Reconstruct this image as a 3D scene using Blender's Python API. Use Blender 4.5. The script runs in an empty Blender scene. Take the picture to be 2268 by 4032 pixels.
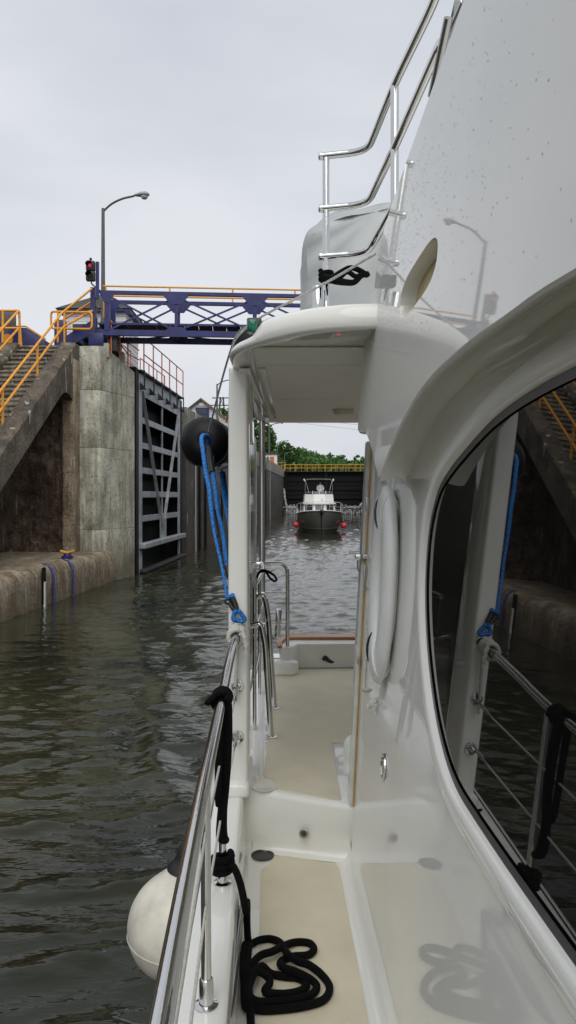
import bpy, bmesh, math, random
import numpy as np
from mathutils import Vector, Matrix, noise

random.seed(7)
rng = np.random.default_rng(11)
R = math.radians
sc = bpy.context.scene
COL = sc.collection
ZC = 2.9                      # the lens is 2.9 m above the canal; heights below are given from the lens

# ---------------------------------------------------------------- camera
cam_data = bpy.data.cameras.new('camera')
cam = bpy.data.objects.new('camera', cam_data)
COL.objects.link(cam)
cam.location = (0, 0, ZC)
cam.rotation_euler = (R(90), 0, 0)
cam_data.sensor_fit = 'VERTICAL'
cam_data.sensor_height = 36.0
cam_data.lens = 36.0 * 760 / 1024
cam_data.shift_y = -16.0 / 1024
cam_data.clip_start = 0.05
cam_data.clip_end = 4000
sc.camera = cam

# ---------------------------------------------------------------- world, sun, exposure
world = bpy.data.worlds.new('World')
sc.world = world
world.use_nodes = True
wn = world.node_tree.nodes
wl = world.node_tree.links
for n_ in list(wn):
    wn.remove(n_)
SUN_EL, SUN_ROT = R(50), R(172)
sky_n = wn.new('ShaderNodeTexSky'); sky_n.sky_type = 'NISHITA'; sky_n.sun_disc = False
sky_n.sun_elevation = SUN_EL; sky_n.sun_rotation = SUN_ROT; sky_n.dust_density = 4.0
tc = wn.new('ShaderNodeTexCoord')
mp = wn.new('ShaderNodeMapping'); mp.inputs['Scale'].default_value = (1.0, 1.0, 2.6)
nz = wn.new('ShaderNodeTexNoise'); nz.inputs['Scale'].default_value = 1.7
nz.inputs['Detail'].default_value = 4; nz.inputs['Roughness'].default_value = 0.5
rp = wn.new('ShaderNodeValToRGB')
rp.color_ramp.elements[0].position = 0.34; rp.color_ramp.elements[0].color = (4.9, 5.2, 5.75, 1)
rp.color_ramp.elements[1].position = 0.66; rp.color_ramp.elements[1].color = (6.5, 6.65, 6.95, 1)
mx = wn.new('ShaderNodeMixRGB'); mx.inputs['Fac'].default_value = 0.92
bg = wn.new('ShaderNodeBackground'); bg.inputs['Strength'].default_value = 0.1
wo = wn.new('ShaderNodeOutputWorld')
wl.new(tc.outputs['Generated'], mp.inputs['Vector']); wl.new(mp.outputs['Vector'], nz.inputs['Vector'])
wl.new(nz.outputs['Fac'], rp.inputs['Fac'])
wl.new(sky_n.outputs['Color'], mx.inputs['Color1']); wl.new(rp.outputs['Color'], mx.inputs['Color2'])
wl.new(mx.outputs['Color'], bg.inputs['Color']); wl.new(bg.outputs['Background'], wo.inputs['Surface'])

sun_d = bpy.data.lights.new('sun', 'SUN')
sun_d.energy = 1.5; sun_d.angle = R(60); sun_d.color = (1.0, 0.97, 0.92)
sun = bpy.data.objects.new('sun', sun_d); COL.objects.link(sun)
sun.location = (-10, -20, 60)
_sd = Vector((math.sin(SUN_ROT) * math.cos(SUN_EL), math.cos(SUN_ROT) * math.cos(SUN_EL), math.sin(SUN_EL)))
sun.rotation_euler = _sd.to_track_quat('Z', 'Y').to_euler()

sc.view_settings.view_transform = 'Standard'
sc.view_settings.look = 'None'
sc.view_settings.exposure = 0.32
sc.view_settings.gamma = 1.0
sc.view_settings.use_curve_mapping = False
sc.cycles.use_denoising = True
sc.cycles.max_bounces = 8
sc.cycles.glossy_bounces = 5
sc.cycles.caustics_reflective = False
sc.cycles.caustics_refractive = False

# ---------------------------------------------------------------- helpers
F = 2992.5
def P(x, y, Y):                       # a place seen at x, y of the photograph, Y metres away
    return Vector((Y * (x - 1134) / F, Y, Y * (1953 - y) / F))
def PZ(x, y, z):                      # the same, on a level surface z below or above the lens
    return P(x, y, z * F / (1953 - y))
LO = Vector((-5.4, 30, 0)); LD = Vector((0.0504, 0.9987, 0)); LR = Vector((0.9987, -0.0504, 0))
def L(s, t, z):                       # lock frame: s along the chamber wall, t away from it over the water
    p = LO + LD * s + LR * t
    return Vector((p.x, p.y, z))

OFF = {}
def empty(name, loc, label, cat, group=None):
    o = bpy.data.objects.new(name, None)
    COL.objects.link(o)
    loc = Vector(loc)
    o.location = loc + Vector((0, 0, ZC))
    o.empty_display_size = 0.2
    OFF[o.name] = loc
    o['label'] = label; o['category'] = cat
    if group: o['group'] = group
    return o
def tag(o, label, cat, group=None):
    o['label'] = label; o['category'] = cat
    if group: o['group'] = group
    return o
def mk(name, verts, faces, mat, parent=None, smooth=False, kind=None, autosmooth=None):
    me = bpy.data.meshes.new(name)
    vs = [Vector(v) for v in verts]
    if parent is None:
        c = sum(vs, Vector()) / max(1, len(vs)); c.z = min(v.z for v in vs)
    else:
        c = OFF[parent.name]
    me.from_pydata([tuple(v - c) for v in vs], [], faces)
    me.materials.append(mat)
    o = bpy.data.objects.new(name, me)
    COL.objects.link(o)
    if parent is None:
        o.location = c + Vector((0, 0, ZC))
    else:
        o.parent = parent
    OFF[o.name] = c
    bm = bmesh.new(); bm.from_mesh(me)
    bmesh.ops.recalc_face_normals(bm, faces=bm.faces[:])
    bm.to_mesh(me); bm.free()
    if smooth:
        for p in me.polygons: p.use_smooth = True
        if autosmooth is not None:
            try:
                me.set_sharp_from_angle(angle=R(autosmooth))
            except Exception:
                pass
    if kind: o['kind'] = kind
    return o
def struct(o):
    o['kind'] = 'structure'
    return o

def catmull(pts, n=6, closed=False):
    pts = [Vector(p) for p in pts]
    if n <= 1 or len(pts) < 3: return pts
    out = []
    m = len(pts)
    rng_ = range(m) if closed else range(m - 1)
    for i in rng_:
        p0 = pts[(i - 1) % m] if (closed or i > 0) else pts[0] * 2 - pts[1]
        p1 = pts[i]; p2 = pts[(i + 1) % m]
        p3 = pts[(i + 2) % m] if (closed or i + 2 < m) else pts[-1] * 2 - pts[-2]
        for k in range(n):
            t = k / n
            out.append(0.5 * ((2 * p1) + (p2 - p0) * t + (2 * p0 - 5 * p1 + 4 * p2 - p3) * t * t + (3 * p1 - p0 - 3 * p2 + p3) * t ** 3))
    if not closed: out.append(pts[-1])
    return out
def tube_geo(pts, r, n=10, closed=False, cap=True, squash=1.0, twist=0.0, lobes=0):
    pts = [Vector(p) for p in pts]
    m = len(pts)
    verts, faces = [], []
    t0 = (pts[1] - pts[0]).normalized()
    ref = Vector((0, 0, 1)) if abs(t0.z) < 0.9 else Vector((1, 0, 0))
    nrm = (ref - t0 * ref.dot(t0)).normalized()
    acc = 0.0
    for i in range(m):
        if closed: t = (pts[(i + 1) % m] - pts[i - 1])
        elif i == 0: t = pts[1] - pts[0]
        elif i == m - 1: t = pts[-1] - pts[-2]
        else: t = pts[i + 1] - pts[i - 1]
        t.normalize()
        nrm = nrm - t * nrm.dot(t)
        if nrm.length < 1e-6: nrm = t.orthogonal()
        nrm.normalize()
        b = t.cross(nrm)
        rr = r[i] if isinstance(r, (list, tuple)) else r
        if i > 0: acc += (pts[i] - pts[i - 1]).length
        for k in range(n):
            a = 2 * math.pi * k / n
            q = rr * (1 + 0.22 * math.cos(lobes * a + acc * twist)) if lobes else rr
            verts.append(pts[i] + nrm * (math.cos(a) * q * squash) + b * (math.sin(a) * q))
    rows = m if closed else m - 1
    for i in range(rows):
        j = (i + 1) % m
        for k in range(n):
            k2 = (k + 1) % n
            faces.append((i * n + k, i * n + k2, j * n + k2, j * n + k))
    if cap and not closed:
        faces.append(tuple(range(n)))
        faces.append(tuple((m - 1) * n + k for k in range(n)))
    return verts, faces
def tube(name, pts, r, mat, parent=None, n=10, sm=1, closed=False, **kw):
    p = catmull(pts, sm, closed) if sm > 1 else [Vector(q) for q in pts]
    if isinstance(r, (list, tuple)) and len(r) != len(p):
        r = list(np.interp(np.linspace(0, 1, len(p)), np.linspace(0, 1, len(r)), r))
    v, f = tube_geo(p, r, n, closed, **kw)
    return mk(name, v, f, mat, parent, True, autosmooth=50)
def bend(pts, rad=0.05, n=5):          # polyline with filleted corners
    pts = [Vector(p) for p in pts]
    out = [pts[0]]
    for i in range(1, len(pts) - 1):
        a, b, c = pts[i - 1], pts[i], pts[i + 1]
        d1 = (a - b); d2 = (c - b)
        r1 = min(rad, d1.length * 0.45, d2.length * 0.45)
        p1 = b + d1.normalized() * r1; p2 = b + d2.normalized() * r1
        for k in range(n + 1):
            t = k / n
            out.append(p1 * (1 - t) ** 2 + b * 2 * t * (1 - t) + p2 * t * t)
    out.append(pts[-1])
    return out
def bxgeo(c, s, ax=None):
    c = Vector(c); hx, hy, hz = s[0] / 2, s[1] / 2, s[2] / 2
    X, Y, Z = ax if ax else (Vector((1, 0, 0)), Vector((0, 1, 0)), Vector((0, 0, 1)))
    v = [c + X * (sx * hx) + Y * (sy * hy) + Z * (sz * hz) for sz in (-1, 1) for sy in (-1, 1) for sx in (-1, 1)]
    f = [(0, 1, 3, 2), (4, 6, 7, 5), (0, 4, 5, 1), (2, 3, 7, 6), (0, 2, 6, 4), (1, 5, 7, 3)]
    return v, f
def bevel_mesh(o, w, seg=2):
    bm = bmesh.new(); bm.from_mesh(o.data)
    ed = [e for e in bm.edges if len(e.link_faces) == 2 and e.calc_face_angle(0) > R(30)]
    bmesh.ops.bevel(bm, geom=ed, offset=w, segments=seg, affect='EDGES', profile=0.5, clamp_overlap=True)
    bm.to_mesh(o.data); bm.free()
    for p in o.data.polygons: p.use_smooth = True
    try: o.data.set_sharp_from_angle(angle=R(40))
    except Exception: pass
def box(name, c, s, mat, parent=None, ax=None, bev=0.0, seg=2):
    v, f = bxgeo(c, s, ax)
    o = mk(name, v, f, mat, parent)
    if bev: bevel_mesh(o, bev, seg)
    return o
def bar(name, a, b, w, h, mat, parent=None, bev=0.0, up=Vector((0, 0, 1))):   # a square bar from a to b
    a, b = Vector(a), Vector(b)
    d = b - a; Y = d.normalized()
    X = Y.cross(up)
    if X.length < 1e-4: X = Y.cross(Vector((0, 1, 0)))
    X.normalize(); Z = X.cross(Y)
    return box(name, (a + b) / 2, (w, d.length, h), mat, parent, (X, Y, Z), bev)
def prism(name, poly, ext, mat, parent=None, bev=0.0, seg=2, smooth=False):   # 3-D polygon extruded by a vector
    poly = [Vector(p) for p in poly]; ext = Vector(ext); n = len(poly)
    v = poly + [p + ext for p in poly]
    f = [tuple(range(n)), tuple(range(2 * n - 1, n - 1, -1))] + [(i, (i + 1) % n, n + (i + 1) % n, n + i) for i in range(n)]
    o = mk(name, v, f, mat, parent, smooth, autosmooth=35 if smooth else None)
    if bev: bevel_mesh(o, bev, seg)
    return o
def rings(name, rr, mat, parent=None, closed=True, cap0=True, cap1=True, smooth=True, auto=40):
    n = len(rr[0]); v = [p for r_ in rr for p in r_]; f = []
    for i in range(len(rr) - 1):
        for k in range(n if closed else n - 1):
            k2 = (k + 1) % n
            f.append((i * n + k, i * n + k2, (i + 1) * n + k2, (i + 1) * n + k))
    if cap0: f.append(tuple(range(n)))
    if cap1: f.append(tuple((len(rr) - 1) * n + k for k in range(n)))
    return mk(name, v, f, mat, parent, smooth, autosmooth=auto)
def lathe(name, base, axis, prof, mat, parent=None, n=20):    # prof: (distance along axis, radius)
    base = Vector(base); axis = Vector(axis).normalized()
    X = axis.orthogonal().normalized(); Y = axis.cross(X)
    rr = [[base + axis * d + (X * math.cos(2 * math.pi * k / n) + Y * math.sin(2 * math.pi * k / n)) * max(r, 1e-4) for k in range(n)] for d, r in prof]
    return rings(name, rr, mat, parent)
def join_geo(parts):
    V, Fc = [], []
    for v, f in parts:
        o = len(V); V += list(v); Fc += [tuple(i + o for i in q) for q in f]
    return V, Fc

# ---------------------------------------------------------------- materials
def newmat(name):
    m = bpy.data.materials.new(name); m.use_nodes = True
    nt = m.node_tree
    return m, nt.nodes, nt.links, nt.nodes['Principled BSDF']
def simple(name, col, rough=0.5, metal=0.0, var=0.0, scale=8.0, bump=0.0, bscale=60.0, ior=1.5, spec=None, coat=0.0, stretch=None):
    m, nd, lk, b = newmat(name)
    b.inputs['Base Color'].default_value = (*col, 1); b.inputs['Roughness'].default_value = rough
    b.inputs['Metallic'].default_value = metal; b.inputs['IOR'].default_value = ior
    if spec is not None: b.inputs['Specular IOR Level'].default_value = spec
    if coat: b.inputs['Coat Weight'].default_value = coat; b.inputs['Coat Roughness'].default_value = 0.03
    g = nd.new('ShaderNodeNewGeometry')
    src = g.outputs['Position']
    if stretch:
        mpn = nd.new('ShaderNodeMapping'); mpn.inputs['Scale'].default_value = stretch
        lk.new(src, mpn.inputs['Vector']); src = mpn.outputs['Vector']
    if var:
        t = nd.new('ShaderNodeTexNoise'); t.inputs['Scale'].default_value = scale; t.inputs['Detail'].default_value = 6
        t.inputs['Roughness'].default_value = 0.6
        lk.new(src, t.inputs['Vector'])
        r_ = nd.new('ShaderNodeValToRGB')
        r_.color_ramp.elements[0].position = 0.3; r_.color_ramp.elements[1].position = 0.7
        r_.color_ramp.elements[0].color = (*[c * (1 - var) for c in col], 1)
        r_.color_ramp.elements[1].color = (*[min(1, c * (1 + var)) for c in col], 1)
        lk.new(t.outputs['Fac'], r_.inputs['Fac']); lk.new(r_.outputs['Color'], b.inputs['Base Color'])
    if bump:
        t2 = nd.new('ShaderNodeTexNoise'); t2.inputs['Scale'].default_value = bscale; t2.inputs['Detail'].default_value = 4
        lk.new(src, t2.inputs['Vector'])
        bp = nd.new('ShaderNodeBump'); bp.inputs['Strength'].default_value = bump; bp.inputs['Distance'].default_value = 0.01
        lk.new(t2.outputs['Fac'], bp.inputs['Height']); lk.new(bp.outputs['Normal'], b.inputs['Normal'])
    return m
def concrete(name, light, dark, stain, wet=True, rust=0.0, bump=0.6, blotch=0.9, wz=0.5, vs=0.10, bd=0.06, lo=0.35, hi=0.68):
    """mottled concrete with vertical run-off streaks, rust and a wet tide band above the water"""
    m, nd, lk, b = newmat(name)
    g = nd.new('ShaderNodeNewGeometry')
    def nz_(scale, st=(1, 1, 1), det=8, ro=0.65):
        mpn = nd.new('ShaderNodeMapping'); mpn.inputs['Scale'].default_value = st
        lk.new(g.outputs['Position'], mpn.inputs['Vector'])
        t = nd.new('ShaderNodeTexNoise'); t.inputs['Scale'].default_value = scale
        t.inputs['Detail'].default_value = det; t.inputs['Roughness'].default_value = ro
        lk.new(mpn.outputs['Vector'], t.inputs['Vector'])
        return t.outputs['Fac']
    def ramp(fac, p0, p1, c0, c1):
        r_ = nd.new('ShaderNodeValToRGB')
        r_.color_ramp.elements[0].position = p0; r_.color_ramp.elements[1].position = p1
        r_.color_ramp.elements[0].color = (*c0, 1); r_.color_ramp.elements[1].color = (*c1, 1)
        lk.new(fac, r_.inputs['Fac']); return r_.outputs['Color']
    def mix(a, c, fac, mode='MIX'):
        x = nd.new('ShaderNodeMixRGB'); x.blend_type = mode
        lk.new(a, x.inputs['Color1'])
        if isinstance(c, tuple): x.inputs['Color2'].default_value = (*c, 1)
        else: lk.new(c, x.inputs['Color2'])
        if isinstance(fac, float): x.inputs['Fac'].default_value = fac
        else: lk.new(fac, x.inputs['Fac'])
        return x.outputs['Color']
    W, K = (1, 1, 1), (0, 0, 0)
    base = ramp(nz_(1.1), lo, hi, dark, light)
    base = mix(base, ramp(nz_(3.3, (1, 1, .6)), 0.35, 0.65, (0.62,) * 3, (1.12,) * 3), 0.8, 'MULTIPLY')
    base = mix(base, ramp(nz_(14.0), 0.3, 0.75, (0.72,) * 3, (1.1,) * 3), 0.8, 'MULTIPLY')
    streak = ramp(nz_(2.2, (1, 1, vs), 6, 0.7), 0.50, 0.66, K, (blotch,) * 3)
    base = mix(base, stain, streak)
    pits = ramp(nz_(7.0, (1, 1, 0.45), 4, 0.5), 0.66, 0.72, K, (0.7,) * 3)
    base = mix(base, tuple(c * 0.4 for c in stain), pits)
    fs = ramp(nz_(6.5, (1, 1, .07), 3, .5), 0.54, 0.60, K, (0.42,) * 3)
    base = mix(base, tuple(c * .8 for c in stain), fs)
    sp = ramp(nz_(19.0, (1, 1, .6), 2, .5), 0.63, 0.67, K, (0.75,) * 3)
    base = mix(base, tuple(c * .35 for c in stain), sp)
    wh = ramp(nz_(4.0, (1, 1, 0.22), 3, 0.4), 0.66, 0.69, K, (0.6,) * 3)
    base = mix(base, (0.55, 0.54, 0.49), wh)
    if rust:
        rs = ramp(nz_(1.6, (1, 1, 0.3), 6, 0.7), 0.48, 0.66, K, (rust,) * 3)
        base = mix(base, (0.13, 0.065, 0.022), rs)
    if wet:
        sep = nd.new('ShaderNodeSeparateXYZ'); lk.new(g.outputs['Position'], sep.inputs['Vector'])
        ad = nd.new('ShaderNodeMath'); ad.operation = 'MULTIPLY_ADD'
        lk.new(nz_(1.5, (1, 1, 0.3)), ad.inputs[0]); ad.inputs[1].default_value = -1.4; lk.new(sep.outputs['Z'], ad.inputs[2])
        mr = nd.new('ShaderNodeMapRange'); mr.inputs[1].default_value = wz - 1.1; mr.inputs[2].default_value = wz + 0.2
        mr.inputs[3].default_value = 0.75; mr.inputs[4].default_value = 0.0
        lk.new(ad.outputs[0], mr.inputs[0])
        base = mix(base, (0.075, 0.055, 0.032), mr.outputs[0])
    lk.new(base, b.inputs['Base Color'])
    b.inputs['Roughness'].default_value = 0.75
    t2 = nz_(9.0, (1, 1, 1), 10, 0.7)
    bp = nd.new('ShaderNodeBump'); bp.inputs['Strength'].default_value = bump; bp.inputs['Distance'].default_value = bd
    lk.new(t2, bp.inputs['Height']); lk.new(bp.outputs['Normal'], b.inputs['Normal'])
    return m
M = {}
def gelcoat(name, col, rough):
    m, nd, lk, b = newmat(name)
    g = nd.new('ShaderNodeNewGeometry')
    t = nd.new('ShaderNodeTexNoise'); t.inputs['Scale'].default_value = 2.3; t.inputs['Detail'].default_value = 5
    lk.new(g.outputs['Position'], t.inputs['Vector'])
    r_ = nd.new('ShaderNodeValToRGB')
    r_.color_ramp.elements[0].color = (*[c * 0.93 for c in col], 1); r_.color_ramp.elements[1].color = (*col, 1)
    r_.color_ramp.elements[0].position = 0.3; r_.color_ramp.elements[1].position = 0.7
    lk.new(t.outputs['Fac'], r_.inputs['Fac']); lk.new(r_.outputs['Color'], b.inputs['Base Color'])
    t2 = nd.new('ShaderNodeTexNoise'); t2.inputs['Scale'].default_value = 5.0; t2.inputs['Detail'].default_value = 1
    lk.new(g.outputs['Position'], t2.inputs['Vector'])
    t3 = nd.new('ShaderNodeTexNoise'); t3.inputs['Scale'].default_value = 30.0; t3.inputs['Detail'].default_value = 5
    lk.new(g.outputs['Position'], t3.inputs['Vector'])
    mr = nd.new('ShaderNodeMapRange'); mr.inputs[3].default_value = rough * 0.5; mr.inputs[4].default_value = rough * 1.8
    lk.new(t3.outputs['Fac'], mr.inputs[0]); lk.new(mr.outputs[0], b.inputs['Roughness'])
    bp = nd.new('ShaderNodeBump'); bp.inputs['Strength'].default_value = 0.012; bp.inputs['Distance'].default_value = 0.01
    lk.new(t2.outputs['Fac'], bp.inputs['Height']); lk.new(bp.outputs['Normal'], b.inputs['Normal'])
    b.inputs['IOR'].default_value = 1.5
    return m
M['gel'] = gelcoat('gelcoat', (0.825, 0.825, 0.775), 0.022)
M['gelrough'] = gelcoat('gelcoat_dull', (0.70, 0.70, 0.64), 0.30)
M['ceil'] = simple('ceiling_panel', (0.80, 0.79, 0.71), 0.4, var=0.03)
M['nonskid'] = simple('nonskid', (0.72, 0.66, 0.50), 0.55, var=0.07, scale=5, bump=0.35, bscale=420)
M['steel'] = simple('stainless', (0.62, 0.62, 0.61), 0.09, 1.0, bump=0.03, bscale=30)
M['steeldull'] = simple('stainless_dull', (0.45, 0.45, 0.44), 0.3, 1.0)
M['glass'] = simple('tinted_glass', (0.006, 0.006, 0.006), 0.015, ior=1.52)
M['rubber'] = simple('black_rubber', (0.012, 0.012, 0.013), 0.4)
M['gasket'] = simple('gasket', (0.02, 0.02, 0.022), 0.35)
M['blackrope'] = simple('black_rope', (0.004, 0.004, 0.0045), 0.9, bump=1.0, bscale=220, spec=0.15)
M['blackcloth'] = simple('black_fender_cover', (0.004, 0.004, 0.005), 0.42, bump=0.2, bscale=200, spec=0.25)
M['whiterope'] = simple('white_rope', (0.62, 0.61, 0.56), 0.8, var=0.12, scale=60, bump=0.6, bscale=300)
M['fleckrope'] = simple('flecked_rope', (0.40, 0.41, 0.41), 0.7, var=0.5, scale=120)
def blue_rope():
    m, nd, lk, b = newmat('blue_braid')
    g = nd.new('ShaderNodeNewGeometry')
    v = nd.new('ShaderNodeTexVoronoi'); v.inputs['Scale'].default_value = 130
    lk.new(g.outputs['Position'], v.inputs['Vector'])
    r_ = nd.new('ShaderNodeValToRGB')
    r_.color_ramp.elements[0].position = 0.2; r_.color_ramp.elements[0].color = (0.02, 0.30, 0.75, 1)
    r_.color_ramp.elements[1].position = 0.7; r_.color_ramp.elements[1].color = (0.004, 0.075, 0.34, 1)
    lk.new(v.outputs['Distance'], r_.inputs['Fac']); lk.new(r_.outputs['Color'], b.inputs['Base Color'])
    bp = nd.new('ShaderNodeBump'); bp.inputs['Strength'].default_value = 0.6; bp.inputs['Distance'].default_value = 0.004
    bp.invert = True
    lk.new(v.outputs['Distance'], bp.inputs['Height']); lk.new(bp.outputs['Normal'], b.inputs['Normal'])
    b.inputs['Roughness'].default_value = 0.6
    return m
M['bluerope'] = blue_rope()
M['fender'] = simple('white_vinyl_fender', (0.68, 0.65, 0.56), 0.4, var=0.2, scale=6)
M['fender2'] = simple('white_vinyl_clean', (0.72, 0.73, 0.71), 0.4, var=0.05, scale=6)
M['redball'] = simple('red_vinyl', (0.85, 0.06, 0.09), 0.4)
M['teak'] = simple('teak_varnish', (0.36, 0.14, 0.045), 0.3, var=0.25, scale=10, stretch=(2, 2, 0.3))
M['goldteak'] = simple('golden_teak', (0.40, 0.25, 0.08), 0.35, var=0.2, scale=20)
M['tan'] = simple('tan_lining', (0.62, 0.52, 0.30), 0.7, var=0.08)
M['vinyl'] = simple('grey_vinyl_cover', (0.36, 0.38, 0.385), 0.35, var=0.10, scale=3, bump=0.25, bscale=6)
M['clear'] = simple('clear_acrylic', (0.60, 0.62, 0.58), 0.08, var=0.15, scale=12)
M['green'] = simple('green_lens', (0.0, 0.13, 0.075), 0.08, var=0.5, scale=40)
M['orange'] = simple('orange_paint', (0.78, 0.33, 0.02), 0.45, var=0.12, scale=9)
M['rustred'] = simple('red_oxide_paint', (0.55, 0.15, 0.04), 0.55, var=0.15, scale=9)
M['yellow'] = simple('yellow_paint', (0.55, 0.28, 0.03), 0.5, var=0.1)
M['navy'] = simple('navy_paint', (0.012, 0.017, 0.115), 0.42, var=0.45, scale=2.5)
M['navystripe'] = simple('worn_blue_paint', (0.06, 0.065, 0.24), 0.6, var=0.4, scale=9)
M['greysteel'] = simple('grey_gate_paint', (0.30, 0.325, 0.345), 0.5, var=0.3, scale=2.2, bump=0.15, bscale=14)
M['blacksteel'] = simple('black_steel', (0.006, 0.006, 0.007), 0.6, spec=0.2)
M['darksteel'] = simple('dark_steel', (0.035, 0.036, 0.04), 0.6, var=0.4, scale=1.2, spec=0.3)
M['grating'] = simple('dark_grating', (0.06, 0.06, 0.065), 0.7, var=0.4, scale=20)
M['lampgrey'] = simple('lamp_grey', (0.085, 0.09, 0.095), 0.5, var=0.2)
M['lamphead'] = simple('lamp_head', (0.30, 0.31, 0.31), 0.5)
M['lamplens'] = simple('lamp_lens', (0.42, 0.43, 0.43), 0.2)
M['white'] = simple('white_paint', (0.72, 0.72, 0.70), 0.5, var=0.08)
M['siding'] = simple('white_siding', (0.66, 0.67, 0.68), 0.6, var=0.06)
M['roofdark'] = simple('dark_shingle', (0.06, 0.065, 0.055), 0.9, var=0.3, scale=6)
M['roofbrown'] = simple('brown_shingle', (0.16, 0.10, 0.06), 0.9, var=0.3, scale=6)
M['pane'] = simple('window_pane', (0.04, 0.05, 0.06), 0.05)
M['signal'] = simple('signal_black', (0.012, 0.012, 0.014), 0.5)
def emit(name, col, s):
    m, nd, lk, b = newmat(name)
    b.inputs['Base Color'].default_value = (*col, 1)
    b.inputs['Emission Color'].default_value = (*col, 1); b.inputs['Emission Strength'].default_value = s
    return m
M['redlamp'] = emit('red_signal_lens', (1.0, 0.03, 0.10), 0.35)
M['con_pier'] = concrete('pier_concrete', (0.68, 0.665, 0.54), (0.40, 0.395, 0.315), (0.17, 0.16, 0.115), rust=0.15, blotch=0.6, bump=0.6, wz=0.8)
M['con_stair'] = concrete('stair_concrete', (0.25, 0.21, 0.15), (0.085, 0.07, 0.052), (0.035, 0.03, 0.024), wet=False, rust=0.25, bump=1.0, vs=.5, bd=.08)
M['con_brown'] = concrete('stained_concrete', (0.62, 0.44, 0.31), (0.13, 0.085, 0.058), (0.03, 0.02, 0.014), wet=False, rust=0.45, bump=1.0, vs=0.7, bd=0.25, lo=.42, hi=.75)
M['con_ledge'] = concrete('ledge_concrete', (0.64, 0.54, 0.39), (0.30, 0.23, 0.15), (0.12, 0.085, 0.05), wet=True, rust=0.5, wz=0.25, vs=.3, bd=.1, bump=1.0)
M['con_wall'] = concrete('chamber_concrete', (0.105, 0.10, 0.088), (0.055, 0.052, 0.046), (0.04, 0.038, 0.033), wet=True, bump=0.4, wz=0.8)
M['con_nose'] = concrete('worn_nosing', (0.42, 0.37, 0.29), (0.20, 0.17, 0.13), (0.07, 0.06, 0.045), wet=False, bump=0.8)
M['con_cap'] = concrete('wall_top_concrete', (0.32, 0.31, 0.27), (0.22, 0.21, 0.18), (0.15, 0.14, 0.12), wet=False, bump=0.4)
M['ground'] = simple('grass_ground', (0.06, 0.085, 0.03), 0.95, var=0.4, scale=0.6)
M['bank'] = simple('bank_stone', (0.05, 0.047, 0.042), 0.9, var=0.5, scale=2.0, bump=1.0, bscale=4)


# ================================================================ THE SETTING
WZ = -2.9                                # canal level
# ---- water: a real wave surface, fine near the boat
def water_height(X, Y):
    h = np.zeros_like(X)
    g = np.random.default_rng(5)
    for i in range(64):
        lam = 0.17 * (6.0 ** (i / 63.0))              # 0.17 .. 1.0 m
        ang = g.normal(1.74, 0.55)
        k = 2 * math.pi / lam
        amp = 0.0122 * lam ** 0.9 * g.uniform(0.5, 1.2) / 2.0
        warp = 0.25 * np.sin(X * 0.9 + i) + 0.25 * np.cos(Y * 0.7 + 2 * i)
        env = 0.6 + 0.4 * np.sin(0.31 * X + 0.23 * Y + i * 1.7)
        h += amp * env * np.sin(k * (X * math.cos(ang) + Y * math.sin(ang) + warp * 0.5) + g.uniform(0, 6.28))
    h = h + 22.0 * h * h
    # stern wake spreading from the boat's quarter
    for (x0, y0, dx, dy, a, w) in ((-1.0, 7.2, -0.30, 0.95, 0.07, 0.36), (-1.3, 9.6, -0.30, 0.95, 0.055, 0.42), (-1.2, 12.5, -0.3, 0.95, 0.05, 0.55)):
        along = (X - x0) * dx + (Y - y0) * dy
        across = (X - x0) * dy - (Y - y0) * dx
        e = np.exp(-(across / w) ** 2) * np.exp(-((along - 1.3) / 2.2) ** 2)
        h += a * e * np.cos(across / w * 2.2 + 0.8 * np.sin(along * 2.1))
    calm = 1 / (1 + np.exp((X + 4.9 + 0.03 * (Y - 18)) * 2.5))          # lee of the ledge
    h *= 1 - 0.55 * calm * (Y > 8)
    return h
ys = np.concatenate([np.linspace(-30, 1.5, 60, endpoint=False), 1.5 * (130 / 1.5) ** np.linspace(0, 1, 840)])
xs_u = np.concatenate([np.linspace(-1.6, -0.42, 30, endpoint=False), np.linspace(-0.42, 0.42, 330), np.linspace(0.42, 1.6, 30)[1:]])
YY, UU = np.meshgrid(ys, xs_u, indexing='ij')
WIDTH = np.where(YY > 12, np.maximum(YY, 12), 12 + 0 * YY)
NEAR = np.where(YY > 1.5, YY, 1.5)
XX = UU * np.maximum(NEAR, 9.0)
XX = np.clip(XX, -60, 60)
HH = water_height(XX, YY)
fade = np.clip(1.4 - YY / 90.0, 0.35, 1.0)
ZZ = WZ + HH * fade
wv = np.stack([XX, YY, ZZ], -1).reshape(-1, 3)
nr, ncol = XX.shape
idx = np.arange(nr * ncol).reshape(nr, ncol)
wf = np.stack([idx[:-1, :-1], idx[:-1, 1:], idx[1:, 1:], idx[1:, :-1]], -1).reshape(-1, 4)
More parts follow.
